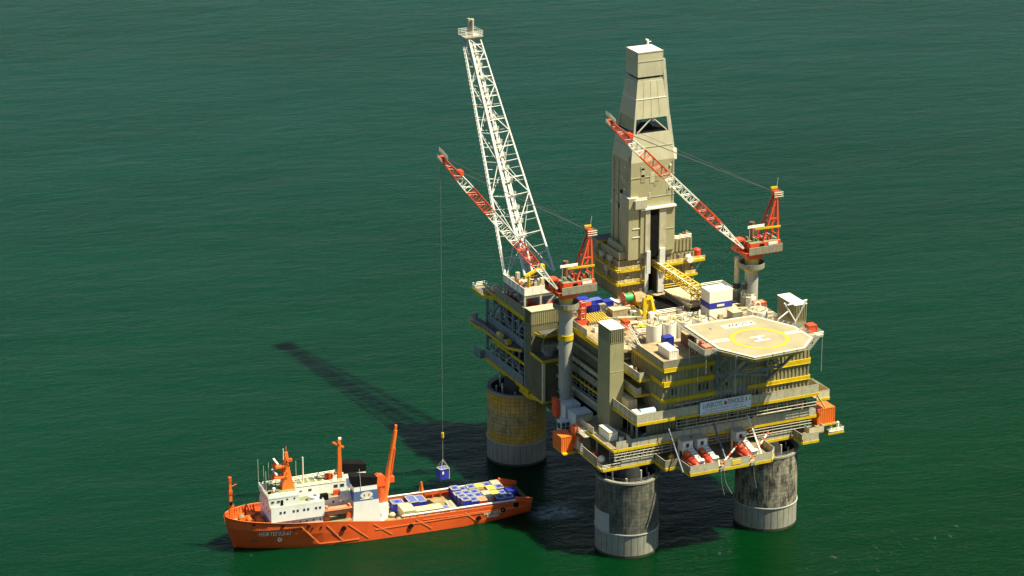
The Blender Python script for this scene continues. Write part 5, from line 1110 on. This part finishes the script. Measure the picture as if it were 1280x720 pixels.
b.rails([(-8, 9.5), (-7.6, 16)], 29.2, 'white', 1.2, .08, .7); b.box(-8.2, -6.2, 9.5, 16, 29.0, 29.16, 'pale_steel'); S('white_gangway', b, 'white railed gangway above the orange containers', 'gangway', (-7, 13, 29))
b = MB(); b.box(-7.8, -7, 3.6, 5.2, 24.62, 26.6, 'red'); S('fire_cabinet', b, 'red cabinet on the lowest deck behind the left wind wall', 'cabinet', (-7.4, 4.4, 24.6))
b = MB(); b.sphere((-6.9, 1.6, 25.7), 1.0, 'white', 12); b.cyl(-6.9, 1.6, 24.62, 24.9, .6, 'steel', 10); S('buoy', b, 'white round buoy on the lowest deck corner', 'buoy', (-6.9, 1.6, 24.6))
b = MB(); b.frustum(-6.8, 13.6, 24.62, 28, 2, 1.6, 1.4, 1.0, 'deck_tan'); b.cyl(-6.6, 13.6, 28, 28.6, .6, 'rust', 8); S('covered_stack', b, 'tan tarpaulin covered stack behind the orange containers', 'stack', (-6.8, 13.6, 24.6))
b = MB(); q = random.Random(5)
for k in range(12):
    z = 30 + k * .52; b.tube((3.2 + q.random(), 6.4, z), (5 + q.random(), 7.6, z), .06, 'pale_steel', 4)
for x in (3.3, 4.1, 4.9, 5.7): b.tube((x, 6.6, 29.84), (x, 6.6, 36.2), .1, 'pale_steel', 5)
S('scaffold', b, 'grey scaffold standing under the terrace beside the lift tower', 'scaffold', (4.4, 6.6, 29.8))
# right end
crate('orange_container', 59.0, -.4, 26.4, 5.2, 4.8, 4.5, 'orange', 'orange container hanging out at the right end of the platform', frame='orange')
b = MB(); b.box(55.6, 62.2, -3.2, 2.6, 25.9, 26.36, 'yellow', 'deck_tan'); S('bracket_platform', b, 'yellow edged platform under the right orange container', 'platform', (58, 4, 25.2))
es = T('escape_platform', 'small tan platform carrying two white buoys above the sea', 'platform', (62.4, -1.2, 23))
b = MB(); b.box(59.9, 64.9, -2.8, .2, 22.8, 23.3, 'yellow', 'deck_tan'); P('floor', b, es)
b = MB(); b.rails([(60, .1), (60, -2.7), (64.8, -2.7), (64.8, .1)], 23.3, 'pale_steel', 1.2, .07); P('railing', b, es)
b = MB(); b.tube((60.4, -1, 23.3), (58.6, -1, 25.9), .18, 'steel', 6); b.tube((62.6, -1, 23.3), (61, -1, 25.9), .18, 'steel', 6); P('hanger', b, es)
for x in (61.3, 63.6): b = MB(); b.cyl(x, -1.4, 23.32, 25.0, .4, 'white', 10); b.sphere((x, -1.4, 25.4), .45, 'white', 10); P('buoy', b, es)
b = MB(); b.box(48.9, 53.3, -8.0, -5, 24.62, 25.1, 'deck_tan'); S('covered_stack', b, 'flat tan covered stack on the jutting corner of the lowest deck', 'stack', (51, -6.5, 24.6))
q = T('side_balcony', 'small cream balcony above the jutting corner of the lowest deck', 'balcony', (53.6, -6, 27.6))
b = MB(); b.box(51.8, 56.4, -6.2, -3.7, 25.5, 25.8, 'deck_tan'); P('floor', b, q); b = MB(); b.panels([(51.8, -3.8), (51.8, -6.2), (56.4, -6.2), (56.4, -3.8)], 25.8, 1.6, 'cream'); P('wind_wall', b, q)
q = T('side_balcony', 'cream balcony with rusty equipment at the end of the terrace beside the orange container', 'balcony', (57.5, 0, 34))
b = MB(); b.box(55.3, 59.4, -3.4, 6, 33.9, 34.3, 'deck_tan'); P('floor', b, q); b = MB(); b.panels([(55.4, -3.4), (59.4, -3.4), (59.4, 6)], 34.3, 2.1, 'cream'); P('wind_wall', b, q)
b = MB(); b.strip([(55.3, -3.5), (59.5, -3.5), (59.5, 6)], 33.6, 34.3, .2, 'yellow'); P('edge_beam', b, q)
b = MB()
for k in range(6): b.box(55.8 + k * .55, 56.3 + k * .55, -1 + k * .9, k * .9, 34.32, 35.6 + .4 * (k % 2), ['rust', 'red', 'steel', 'deck_tan', 'rust', 'cream'][k])
b.tube((54.9, -4.4, 36.0), (57.9, -3.8, 31.6), .22, 'pale_steel', 6); P('equipment', b, q)

# ------------------------------------------------------------------ supply ship (local: +x bow, +y the side facing the camera)
TH = R(175.3); SO = Vector((-55.3, 39.75, 0))
def sw(x, y, z): return (SO.x + x * math.cos(TH) - y * math.sin(TH), SO.y + x * math.sin(TH) + y * math.cos(TH), z)
ship = T('supply_ship', 'orange hulled supply ship with white superstructure moored beside the platform', 'ship', SO, None, TH, True)
def lerp(tab, x):
    if x <= tab[0][0]: return tab[0][1]
    for (a, va), (c, vc) in zip(tab, tab[1:]):
        if x <= c: return va + (vc - va) * (x - a) / (c - a)
    return tab[-1][1]
BT = [(-42, 6.6), (-40.5, 7.6), (-38, 8.0), (22, 8.1), (28, 7.9), (33, 7.2), (37, 6.0), (40, 4.3), (42.2, 2.3), (43.2, .25)]
BW = [(-42, 4.5), (-39, 5.2), (-30, 7.4), (-20, 8.05), (5, 8.1), (15, 7.6), (22, 6.6), (30, 4.3), (36, 2.2), (40, .5), (41, .05), (43.2, .02)]
TZ = [(-42, 3.7), (-40, 4.0), (-37.5, 4.9), (-3, 4.75), (2, 5.1), (10, 6.3), (14, 6.9), (24, 7.8), (34, 9.0), (43.2, 9.6)]
xs = [-42, -41.4, -40.5, -39, -37.5, -34, -28, -22, -14, -6, -2, 2, 6, 10, 14, 18, 22, 26, 30, 33, 36, 38, 40, 41.3, 42.3, 43.2]
prof = lambda x: [(BW_(x, -3), -3.0), (lerp(BW, x), 0.0), (BW_(x, .9), .9), (BW_(x, .55 * lerp(TZ, x)), .55 * lerp(TZ, x)), (lerp(BT, x), lerp(TZ, x))]
def BW_(x, z):
    tz = lerp(TZ, x); a, c = lerp(BW, x), lerp(BT, x)
    if z <= 0: return a * (1 + z * .05)
    return a + (c - a) * min(1, z / tz) ** (.8 if x > 20 else .55)
def bowx(x, z): return x - (0 if x < 38 else (x - 38) / 5.2 * 2.4 * max(0, 1 - z / 9.5) ** 1.2)
hull = MB(); boot = MB(); inn = {1: MB(), -1: MB()}
for x0, x1 in zip(xs, xs[1:]):
    p0, p1 = prof(x0), prof(x1)
    for s_ in (1, -1):
        for j in range(4):
            A4 = [(bowx(x0, p0[j][1]), s_ * p0[j][0], p0[j][1]), (bowx(x1, p1[j][1]), s_ * p1[j][0], p1[j][1]), (bowx(x1, p1[j + 1][1]), s_ * p1[j + 1][0], p1[j + 1][1]), (bowx(x0, p0[j + 1][1]), s_ * p0[j + 1][0], p0[j + 1][1])]
            (boot if j < 1 else hull).face(A4 if s_ < 0 else A4[::-1], 'boot' if j < 1 else 'hull_orange', False)
        if x1 <= 42.5:
            y0, y1 = s_ * (p0[4][0] - .3), s_ * (p1[4][0] - .3); d0 = 6.6 if x0 >= 10 else 3.0; d1 = d0
            inn[s_].face([(x0, y0, d0), (x1, y1, d1), (x1, y1, p1[4][1]), (x0, y0, p0[4][1])], 'hull_orange')
            inn[s_].face([(x0, y0, p0[4][1]), (x1, y1, p1[4][1]), (x1, s_ * p1[4][0], p1[4][1] + .02), (x0, s_ * p0[4][0], p0[4][1] + .02)], 'rib_orange')
p = prof(-42); hull.face([(-42, s_ * q_[0], q_[1]) for s_, q_ in [(1, a) for a in p] + [(-1, a) for a in p[::-1]]], 'hull_orange')
P('hull', hull, ship); P('boot_topping', boot, ship); P('bulwark', inn[1], ship); P('bulwark', inn[-1], ship)
dk_ = MB()
for x0, x1 in zip(xs, xs[1:]):
    z = 6.6 if x0 >= 10 else 3.0
    if x1 < 42.5: dk_.face([(x0, -lerp(BT, x0) + .28, z), (x0, lerp(BT, x0) - .28, z), (x1, lerp(BT, x1) - .28, z), (x1, -lerp(BT, x1) + .28, z)][::-1], 'deck_green' if x0 >= 10 else 'ship_deck')
dk_.box(9.95, 10.0, -7.7, 7.7, 3, 6.58, 'ship_white'); P('deck', dk_, ship)
def hy(x, z): return BW_(x, z) + .07
def side_line(x0, z0, x1, z1, w_=.28):
    n = 10
    for s_ in (1, -1):
        rib = MB()
        for k in range(n):
            a, c = k / n, (k + 1) / n; xa, za, xb, zb = x0 + (x1 - x0) * a, z0 + (z1 - z0) * a, x0 + (x1 - x0) * c, z0 + (z1 - z0) * c
            rib.beam((xa, s_ * hy(xa, za), za), (xb, s_ * hy(xb, zb), zb), .08, w_, 'rib_orange')
        P('fender_rib', rib, ship)
for x0, x1 in ((24, 19), (17, 12.5), (11, 5.5), (4, -1.2), (-8, -12.5), (-22, -25.5)): side_line(x0, lerp(TZ, x0) * .86, x1, .9)
side_line(19, .9, 8, .9); side_line(3.5, 2.9, -38, 3.4); side_line(-39, lerp(TZ, -39) - .9, -10, 3.75, .16)
for s_ in (1, -1):
    b = MB()
    for (xa, xb) in ((-37, -20.06), (-20, -4.5)):
        b.tube((xa, s_ * 6.9, 4.9), (xb, s_ * 6.9, 4.9), .28, 'salmon', 6); b.beam((xa, s_ * 6.9, 5.25), (xb, s_ * 6.9, 5.25), .7, .14, 'white')
        for k in range(8): x = xa + (xb - xa) * k / 7; b.box(x - .15, x + .15, s_ * 6.75 - .1, s_ * 6.75 + .1, 3, 4.85, 'hull_orange')
    b.beam((-42, s_ * 6.2, 4.1), (-37, s_ * 7.2, 5.4), .9, 1.4, 'hull_orange')
    P('cargo_rail', b, ship)
for x, z in ((12.4, 4.7), (-6.5, 2.6), (-26, 1.9), (-33, 3.2)):
    b = MB()
    for k in range(10):
        a, c = 2 * PI * k / 10, 2 * PI * (k + 1) / 10; b.tube((x + .5 * math.cos(a), hy(x, z) + .22, z + .5 * math.sin(a)), (x + .5 * math.cos(c), hy(x, z) + .22, z + .5 * math.sin(c)), .22, 'black', 6)
    P('tyre_fender', b, ship)
b = MB()
for x in (36.5, 29, 22): z = lerp(TZ, x) - .9; b.box(x - .45, x + .45, hy(x, z) - .12, hy(x, z) + .04, z - .25, z + .25, 'black')
for x in (26, 24, 21, 18.6): z = 5.9; b.box(x - .2, x + .2, hy(x, z) - .1, hy(x, z) + .03, z - .2, z + .2, 'black')
b.box(-37.6, -36.2, 7.7, 8.06, 3.5, 4.9, 'black'); P('fairlead', b, ship)
def side_text(body, size, x0, z, m, w_):
    """lettering wrapped onto the plating of the side"""
    o = text('hull_lettering', body, size, m, ship, Matrix.Identity(4), width=w_, bold=.035)
    for v in o.data.vertices:
        x, zz = x0 - w_ / 2 - v.co.x, z + v.co.y; v.co = Vector((x, hy(x, zz) + .03 + v.co.z, zz))
    return o
side_text('НЕФТЕГАЗ-61', 1.75, 35.0, 5.0, 'mark_white', 8.2)
side_text('НЕФТЕГАЗ', 1.0, -27.5, 2.75, 'mark_white', 5.6); side_text('ХОЛМСК', .9, -28.4, 1.75, 'mark_white', 3.6)
b = MB(); x, z = 29.6, 3.1
b.tube((x, hy(x, z) - .1, z), (x, hy(x, z) + .06, z), .62, 'mark_white', 16); b.tube((x, hy(x, z) - .1, z), (x, hy(x, z) + .09, z), .3, 'hull_orange', 12); P('thruster_mark', b, ship)
b = MB()
for k in range(4): b.box(34.4 + k * .55, 34.8 + k * .55, hy(35, 2.9) - .3, hy(35.5, 2.9) + .02, 2.4, 3.4, 'rust')
P('anchor_pocket', b, ship)
# superstructure
def wins(par, x0, x1, n, y, z, h=.7, w_=.6, m='glass'):
    for k in range(n):
        x = x0 + (x1 - x0) * (k / max(1, n - 1)); b = MB(); b.box(x - w_ / 2, x + w_ / 2, y + .02, y + .07, z - h / 2, z + h / 2, m); P('window', b, par)
t1 = P('deckhouse', MB().box(17.6, 31.9, -4.2, 6.6, 6.62, 8.6, 'box_grey').box(17.2, 32.0, -4.6, 7, 8.62, 12.4, 'ship_white', 'deck_green').box(17.2, 32.0, 6.86, 7.0, 12.42, 13.1, 'ship_white'), ship)
for xa in (29.4, 25.8, 22.9, 19.6): wins(t1, xa, xa - 1.1, 2, 7.0, 11.2, .6, .55)
wins(t1, 29.6, 18.4, 7, 6.6, 7.7, .4, .4)
for y in (-3, -.6, 2, 4.6):
    b = MB(); b.box(32.02, 32.07, y - .22, y + .22, 10.8, 11.3, 'glass'); P('window', b, t1)
wh_ = P('wheelhouse', MB().frustum(28.0, 1.3, 12.42, 15.2, 4.0, 4.4, 4.4, 4.6, 'ship_white', .2, top='deck_green'), ship)
for y in (-1.8, .4, 2.6, 4.8):
    b = MB(); b.box(32.28, 32.36, y - .45, y + .45, 13.9, 14.6, 'glass'); P('window', b, wh_)
wins(wh_, 31.2, 29.6, 2, 5.82, 14.0, .5, .8); wins(wh_, 27.2, 25.2, 2, 5.82, 14.4, .4, .5)
b = MB(); b.box(28.3, 29.0, 5.75, 5.86, 12.5, 14.3, 'black'); P('door', b, wh_)
b = MB(); b.rails([(24.0, 5.7), (32.3, 5.8), (32.4, -3.2), (9.6, -4.7)], 15.2, 'white', 1.1, .07, 1.0); P('railing', b, wh_)
b = MB(); b.strip([(24.0, 5.86), (32.5, 5.9), (32.55, -3.3)], 15.0, 15.6, .12, 'ship_white'); P('wing_dodger', b, wh_)
for k in range(12): fitting(wh_, random.uniform(24.5, 31.5), random.uniform(-2.6, 5), 15.22, .7, .7, random.uniform(.2, 1.1), random.choice(['ship_white', 'black', 'rust', 'cream', 'deck_green', 'box_grey']))
ah = P('after_house', MB().box(9.4, 23.8, -4.8, 1.4, 12.42, 15.18, 'ship_white', 'deck_green').box(9.4, 24, 1.42, 4.2, 12.42, 12.6, 'ship_white', 'deck_green'), ship)
wins(ah, 19.6, 19.5, 1, 1.4, 14.2, .6, .9); wins(ah, 12.4, 10.6, 2, 1.4, 14.3, .8, 1.1)
b = MB(); b.box(21.8, 22.6, 1.42, 1.5, 14.0, 14.4, 'red'); P('notice_panel', b, ah)
b = MB(); b.rails([(23.7, 1.3), (9.5, 1.3)], 15.18, 'white', 1.0, .06, 1.3); P('railing', b, ah)
b = MB(); b.rails([(24, 6.9), (17.4, 6.9), (17.4, 3)], 12.4, 'white', 1.0, .06, 1.4); P('railing', b, ah)
b = MB()
for k in range(7): b.box(22.5 - k * 1.9, 22.9 - k * 1.9, -4.6, 1.2, 15.2, 15.3, 'cream')
P('roof_slat', b, ah)
for k in range(9): fitting(ah, random.uniform(9.6, 14), random.uniform(-4, .6), 15.2, .8, .6, random.uniform(.4, 1.8), random.choice(['ship_white', 'hull_orange', 'rust', 'cream', 'box_grey']))
b = MB(); b.box(8.2, 17.1, -6.5, 3, 6.62, 12.3, 'ship_white', 'deck_green'); P('casing', b, ship)
b = MB()
for x in (9.2, 12, 14.6): b.box(x, x + .9, 3.02, 3.08, 6.7, 8.7, 'box_grey' if x < 14 else 'rust')
for x in (10.6, 13.4, 16.2): b.box(x, x + .5, 3.02, 3.08, 10.2, 10.8, 'glass')
P('casing_door', b, ship)
b = MB(); b.ring(19.6, 4.8, 12.42, 14.0, 1.0, 1.5, 'ship_white', 20); b.cyl(19.6, 4.8, 12.42, 13.0, 1.0, 'black', 16); P('ventilator', b, ship)
b = MB(); b.box(15.7, 17.7, 4.2, 5.6, 12.42, 14.0, 'black'); P('locker', b, ship, 'black deck locker')
b = MB(); b.box(11.8, 13.6, 2.8, 3.6, 12.4, 13.9, 'crane_red'); P('locker', b, ship, 'red deck locker')
b = MB(); b.frustum(10.6, 3.6, 11.2, 13.2, 1.7, 1.2, 1.4, .8, 'box_grey'); P('covered_winch', b, ship)
for s_, lab in ((1, 'white funnel with blue band and black top facing the camera'), (-1, 'white funnel with black top on the far side')):
    yc = s_ * 4.9
    fn = P('funnel', MB().frustum(5.3, yc, 3.02, 11.2, 4.0, 1.9, 3.5, 1.75, 'ship_white', .2), ship, lab)
    b = MB(); b.frustum(5.5, yc, 11.22, 14.0, 3.52, 1.77, 3.3, 1.7, 'funnel_blue', .1); P('blue_band', b, fn)
    b = MB(); b.frustum(5.6, yc, 14.02, 15.4, 3.3, 1.7, 3.2, 1.65, 'ship_white', .1); P('upper_band', b, fn)
    b = MB(); vs = [(2.4, yc - 1.7, 15.42), (9.0, yc - 1.7, 15.42), (9.0, yc + 1.7, 15.42), (2.4, yc + 1.7, 15.42), (2.2, yc - 1.6, 17.3), (9.6, yc - 1.6, 18.6), (9.6, yc + 1.6, 18.6), (2.2, yc + 1.6, 17.3)]
    b.raw(vs, [(0, 3, 2, 1), (4, 5, 6, 7), (0, 1, 5, 4), (1, 2, 6, 5), (2, 3, 7, 6), (3, 0, 4, 7)], 'black'); P('black_top', b, fn)
    if s_ > 0:
        b = MB(); vs = [(5.4 + 1.75 * math.cos(2 * PI * k / 24), yc + 1.82, 12.75 + 1.0 * math.sin(2 * PI * k / 24)) for k in range(24)]; b.raw(vs, [tuple(range(24))[::-1]], 'mark_white'); P('oval_emblem', b, fn)
        b = MB()
        for dx in (-.6, .6): b.raw([(5.4 + dx * 1.1 + .2 * math.cos(2 * PI * k / 12), yc + 1.84, 12.75 + .34 * math.sin(2 * PI * k / 12)) for k in range(12)], [tuple(range(12))[::-1]], 'red')
        b.box(3.6, 7.2, yc + 1.83, yc + 1.86, 11.55, 11.8, 'mark_white'); P('emblem_mark', b, fn)
        b = MB(); b.tube((6.9, yc + 1.75, 14), (7.3, yc + 1.8, 20.5), .05, 'white', 4); P('whip_aerial', b, fn)
# rescue boat under salmon davit frame
rb = P('rescue_boat', MB().frustum(13.4, 6.3, 8.5, 10.0, 3.0, .7, 3.8, 1.2, 'salmon').box(9.8, 17, 5.4, 7.2, 10.02, 10.25, 'salmon'), ship, 'salmon coloured rescue boat')
for x in (10.2, 16.4):
    b = MB(); b.beam((x, 5.6, 6.7), (x, 5.3, 10.7), .7, .6, 'salmon'); b.beam((x, 5.3, 10.6), (x, 7, 10.7), .5, .4, 'salmon'); b.box(x - .8, x + .8, 5, 6.2, 6.62, 8.0, 'hull_orange'); P('boat_davit', b, ship)
# masts
ms = P('radar_mast', MB().frustum(25.6, 0, 15.2, 20.6, 1.7, 1.4, .8, .75, 'orange', .0).frustum(25.6, 0, 20.6, 25.4, .8, .75, .4, .4, 'orange'), ship)
b = MB()
for z, l in ((18.4, 4.2), (21.4, 3.8)): b.box(25.6, 25.6 + l, -1.2, 1.2, z, z + .5, 'orange'); b.box(25.6 + l - 1.4, 25.6 + l - .4, -.3, .3, z + .5, z + 1.3, 'hull_orange'); b.beam((25.6 + l - .9, -2.2, z + 1.6), (25.6 + l - .9, 2.2, z + 1.7), .5, .4, 'white')
for z in (20, 22.6, 23.4, 24.4): b.tube((25.6, -2.2, z), (25.6, 2.2, z), .12, 'orange', 5)
b.tube((25.6, 0, 25), (25.6, 0, 27), .12, 'orange', 5); b.tube((26.6, .8, 23.6), (26.6, .8, 26.8), .14, 'white', 5); b.box(24.2, 25.4, .4, 1.2, 23, 23.7, 'hull_orange'); b.box(26.2, 27.6, -1, .2, 20.4, 21, 'hull_orange'); P('radar_platform', b, ms)
b = MB(); b.frustum(10.8, 0, 15.2, 27.0, .6, .5, .38, .35, 'orange'); b.beam((9.6, 0, 24.6), (12.6, 0, 26.4), .5, .5, 'orange'); b.tube((10.8, -1.6, 26), (10.8, 1.6, 26), .14, 'orange', 5); b.box(10.2, 11.0, -.3, .3, 27, 27.5, 'white'); b.beam((13.2, 0, 15.3), (12.6, 0, 17), .3, .3, 'orange'); P('signal_mast', b, ship)
b = MB(); b.cyl(20.7, -1.2, 15.2, 22.8, .2, 'white', 8); P('white_pole', b, ship)
b = MB(); b.frustum(41.2, 0, 6.6, 20.0, .55, .5, .3, .3, 'orange'); b.beam((38.2, 0, 6.7), (41.0, 0, 13.4), .35, .35, 'orange'); b.box(40.7, 41.7, -.5, .5, 15.6, 16.6, 'hull_orange'); b.beam((41.2, 0, 17.6), (39.4, 0, 18.2), .18, .18, 'orange'); b.box(40.8, 41.6, -.4, .4, 19, 20.4, 'hull_orange'); b.box(40.8, 41.6, .5, .7, 12.6, 13.6, 'black'); P('bow_mast', b, ship)
b = MB()
for x, y, h in ((32.6, -3, 8), (32.0, 2.5, 6.5), (31.2, -2.6, 6), (30, -2, 7), (22.4, -2, 6.5)): b = MB(); b.tube((x, y, 15.2), (x, y, 15.2 + h), .05, 'white', 4); P('whip_aerial', b, ship)
# foredeck gear
b = MB()
for x, y, m in ((36.4, 1.4, 'orange'), (35.2, -1.8, 'orange'), (38, -.6, 'deck_green'), (34.2, 2.6, 'orange'), (33.6, -.2, 'rust')):
    b.tube((x, y - 1, 7.8), (x, y + 1, 7.8), .85, m, 12); b.box(x - .9, x + .9, y - 1.3, y - 1.05, 6.62, 8.8, 'orange'); b.box(x - .9, x + .9, y + 1.05, y + 1.3, 6.62, 8.6, 'orange')
P('anchor_windlass', b, ship)
b = MB()
for k in range(11):
    x = 33 + k * .85
    for s_ in (1, -1): y = s_ * (lerp(BT, x) - .3); b.beam((x, y - s_ * .1, lerp(TZ, x) - .1), (x, y - s_ * .7, 6.65), .16, .3, 'rib_orange')
P('bulwark_stay', b, ship)
# deck crane
cr = P('deck_crane', MB().cyl(-1.2, -2.4, 3.02, 11.2, 1.2, 'hull_orange', 18).frustum(-1.0, -2.4, 11.2, 14.2, 1.5, 1.3, 1.0, .9, 'hull_orange'), ship)
b = MB(); b.tube((-1.9, -2.4, 4.2), (-5.9, -2.6, 26.4), 1.05, 'orange', 8, r2=.62); b.beam((-4.3, -2.5, 14), (-5.5, -2.6, 21.5), .4, 1.7, 'hull_orange'); b.beam((-5.8, -2.6, 25.8), (-6.1, -2.6, 27.9), .6, .7, 'orange'); P('jib', b, cr)
b = MB(); b.beam((-.2, -2.4, 14.4), (-3.6, -2.5, 12.4), .7, .9, 'orange'); b.box(-5.2, -2.6, -3.2, -1.8, 11.6, 13.2, 'hull_orange'); P('luffing_ram', b, cr)
b = MB(); b.box(-3.0, 1.0, -4.6, -.4, 3.02, 6.2, 'ship_white'); b.box(-1.5, 0, 1.5, 3.5, 3.02, 5, 'ship_white'); P('crane_base', b, ship)
b = MB()
for x, y, m in ((-.5, 5.8, 'hull_orange'), (1, 6.5, 'hull_orange'), (-2.6, 6.2, 'orange'), (-4, 5.2, 'deck_green'), (.6, 4, 'ship_white'), (-3.4, 1.6, 'cream')): b.sphere((x, y, 3.6), .9, m, 10, sz=.8)
for k in range(9): b.box(-2.5 - k * .3, -1.9 - k * .3, -6.6, -5.6, 3.02, 4.2 + .2 * (k % 3), 'hull_orange' if k % 2 else 'rust')
P('mooring_gear', b, ship)
b = MB(); b.truss([(-15.6, -7.3, 3), (-13.6, -7.3, 3), (-14.6, -6.6, 3)], [(-14.7, -7.1, 8.2), (-14.5, -7.1, 8.2), (-14.6, -7, 8.2)], 3, .16, .1, 'orange'); P('a_frame', b, ship)
b = MB(); b.box(-41.6, -37.4, -6.4, 6.4, 3.0, 3.06, 'black'); b.tube((-41.2, -6, 3.6), (-41.2, 6, 3.6), .55, 'steel_dark', 10); b.tube((-39.8, 3, 3.4), (-39.8, 5.4, 3.4), .6, 'steel_dark', 10); b.cyl(-38.6, -4.2, 3.06, 4.5, .5, 'yellow', 10); P('stern_roller', b, ship)

# deck cargo: each container a thing of its own
def cargo(x, y, z, lx, ly, h, kind, label, g):
    body, top, fr = {'blue': ('blue', 'blue_top', 'panel'), 'bluedark': ('blue', 'blue', 'blue'), 'beige': ('cream', 'cream', 'cream'), 'yellow': ('yellow_pale', 'yellow_pale', 'panel'), 'red': ('red', 'salmon', 'panel'), 'grey': ('box_grey', 'pale_steel', 'panel'), 'brown': ('rust', 'rust', 'panel')}[kind]
    t = T('cargo_container', label, 'container', sw(x, y, z), g, TH, True)
    b = MB(); b.corr((-lx / 2, ly / 2), (lx / 2, ly / 2), .1, h - .1, body, -.06, .5); b.box(-lx / 2 + .05, lx / 2 - .05, -ly / 2 + .05, ly / 2 - .05, .1, h - .05, body, top); P('body', b, t)
    b = MB()
    for sx in (-1, 1):
        for sy in (-1, 1): b.box(sx * lx / 2 - .1, sx * lx / 2 + .1, sy * ly / 2 - .1, sy * ly / 2 + .1, 0, h, body)
        b.box(sx * lx / 2 - .12, sx * lx / 2 + .12, -ly / 2 + .11, ly / 2 - .11, h - .12, h + .03, fr)
    for sy in (-1, 1): b.box(-lx / 2 + .13, lx / 2 - .13, sy * ly / 2 - .12, sy * ly / 2 + .12, h - .12, h + .03, fr)
    P('frame', b, t)
    if lx > 1.9 and kind == 'blue' and ly < 4:
        b = MB(); b.box(-.45, .45, -.3, .35, h + .0, h + .1, 'blue'); P('roof_hatch', b, t)
    return t
GC = 'cargo containers on the ship deck'
D0 = 3.02
cargo(-7.0, 3.2, D0, 3.3, 5.4, 3.0, 'beige', 'short beige container standing crosswise behind the ship crane', GC)
cargo(-5.9, -2.0, D0, 3.1, 3.0, 2.7, 'blue', 'blue topped container behind the short beige container', GC)
cargo(-12.8, 4.4, D0, 7.4, 3.0, 2.5, 'beige', 'long beige container lying along the ship deck', GC)
cargo(-9.8, -1.2, D0, 2.4, 4.6, 3.2, 'blue', 'blue container left of its pair behind the long beige container', GC)
cargo(-12.4, -1.4, D0, 2.2, 4.4, 2.9, 'blue', 'blue container right of its pair behind the long beige container', GC)
cargo(-17.6, 4.6, D0, 1.7, 2.0, 2.0, 'blue', 'small blue container at the end of the long beige container', GC)
cargo(-19.4, 2.2, D0, .6, 4.6, 1.6, 'grey', 'narrow grey rack standing before the main container block, left of two', GC)
cargo(-20.4, 2.2, D0, .6, 4.6, 1.6, 'grey', 'narrow grey rack standing before the main container block, right of two', GC)
grid = {0: ['blue', 'blue', 'red', None, 'blue', 'blue', None], 1: ['blue', 'blue', 'blue', 'grey', 'yellow', 'blue', 'bluedark'], 2: ['blue', 'blue', 'blue', 'brown', 'yellow', 'blue', None], 3: ['blue', 'blue', 'blue', 'yellow', 'blue', 'grey', None]}
rown = ['near rail', 'second', 'third', 'far rail']
for r_, row in grid.items():
    for c_, kd in enumerate(row):
        if not kd: continue
        x = -23.6 - c_ * 2.36 - (.3 if r_ == 0 and c_ > 3 else 0); y = 4.0 - r_ * 3.05
        if r_ == 0 and c_ > 3: y += .9
        nm = {'bluedark': 'all blue'}.get(kd, kd)
        cargo(x, y, D0, 2.2, 2.75, 2.4 + random.choice((0, .25, .5)) + (.5 if r_ == 0 and c_ < 2 else 0), kd, '%s container %s from the bow in the %s row of the main block' % (nm, ['first', 'second', 'third', 'fourth', 'fifth', 'sixth', 'last'][c_], rown[r_]), GC)
# suspended container
hc = T('hanging_container', 'blue container hanging from the crane hook above the ship', 'container', (TIPX, TIPY, 10.6), None, R(8), True)
b = MB(); b.corr((-1.35, -1.1), (1.35, -1.1), .1, 3.0, 'blue', .06, .5); b.corr((1.35, -1.1), (1.35, 1.1), .1, 3, 'blue', .06, .5); b.corr((1.35, 1.1), (-1.35, 1.1), .1, 3, 'blue', .06, .5); b.corr((-1.35, 1.1), (-1.35, -1.1), .1, 3, 'blue', .06, .5); b.box(-1.34, 1.34, -1.09, 1.09, .05, 3.05, 'blue', 'blue_top'); P('body', b, hc)
b = MB()
for sx in (-1, 1):
    b.box(sx * 1.35 - .1, sx * 1.35 + .1, -1.0, 1.0, 3.06, 3.2, 'panel')
    for sy in (-1, 1): b.box(sx * 1.35 - .1, sx * 1.35 + .1, sy * 1.1 - .1, sy * 1.1 + .1, 0, 3.15, 'panel' if sx > 0 else 'blue')
for sy in (-1, 1): b.box(-1.24, 1.24, sy * 1.1 - .1, sy * 1.1 + .1, 3.06, 3.2, 'panel')
P('frame', b, hc)
b = MB(); b.box(-.9, -.4, -1.22, -1.17, 1.7, 2.5, 'mark_white'); P('label_plate', b, hc)
b = MB()
for sx in (-1, 1):
    for sy in (-1, 1): b.tube((sx * 1.3, sy * 1.05, 3.15), (0, 0, 5.6), .07, 'pale_steel', 4)
b.tube((0, 0, 5.6), (0, 0, 11.2), .08, 'pale_steel', 4); P('sling', b, hc)
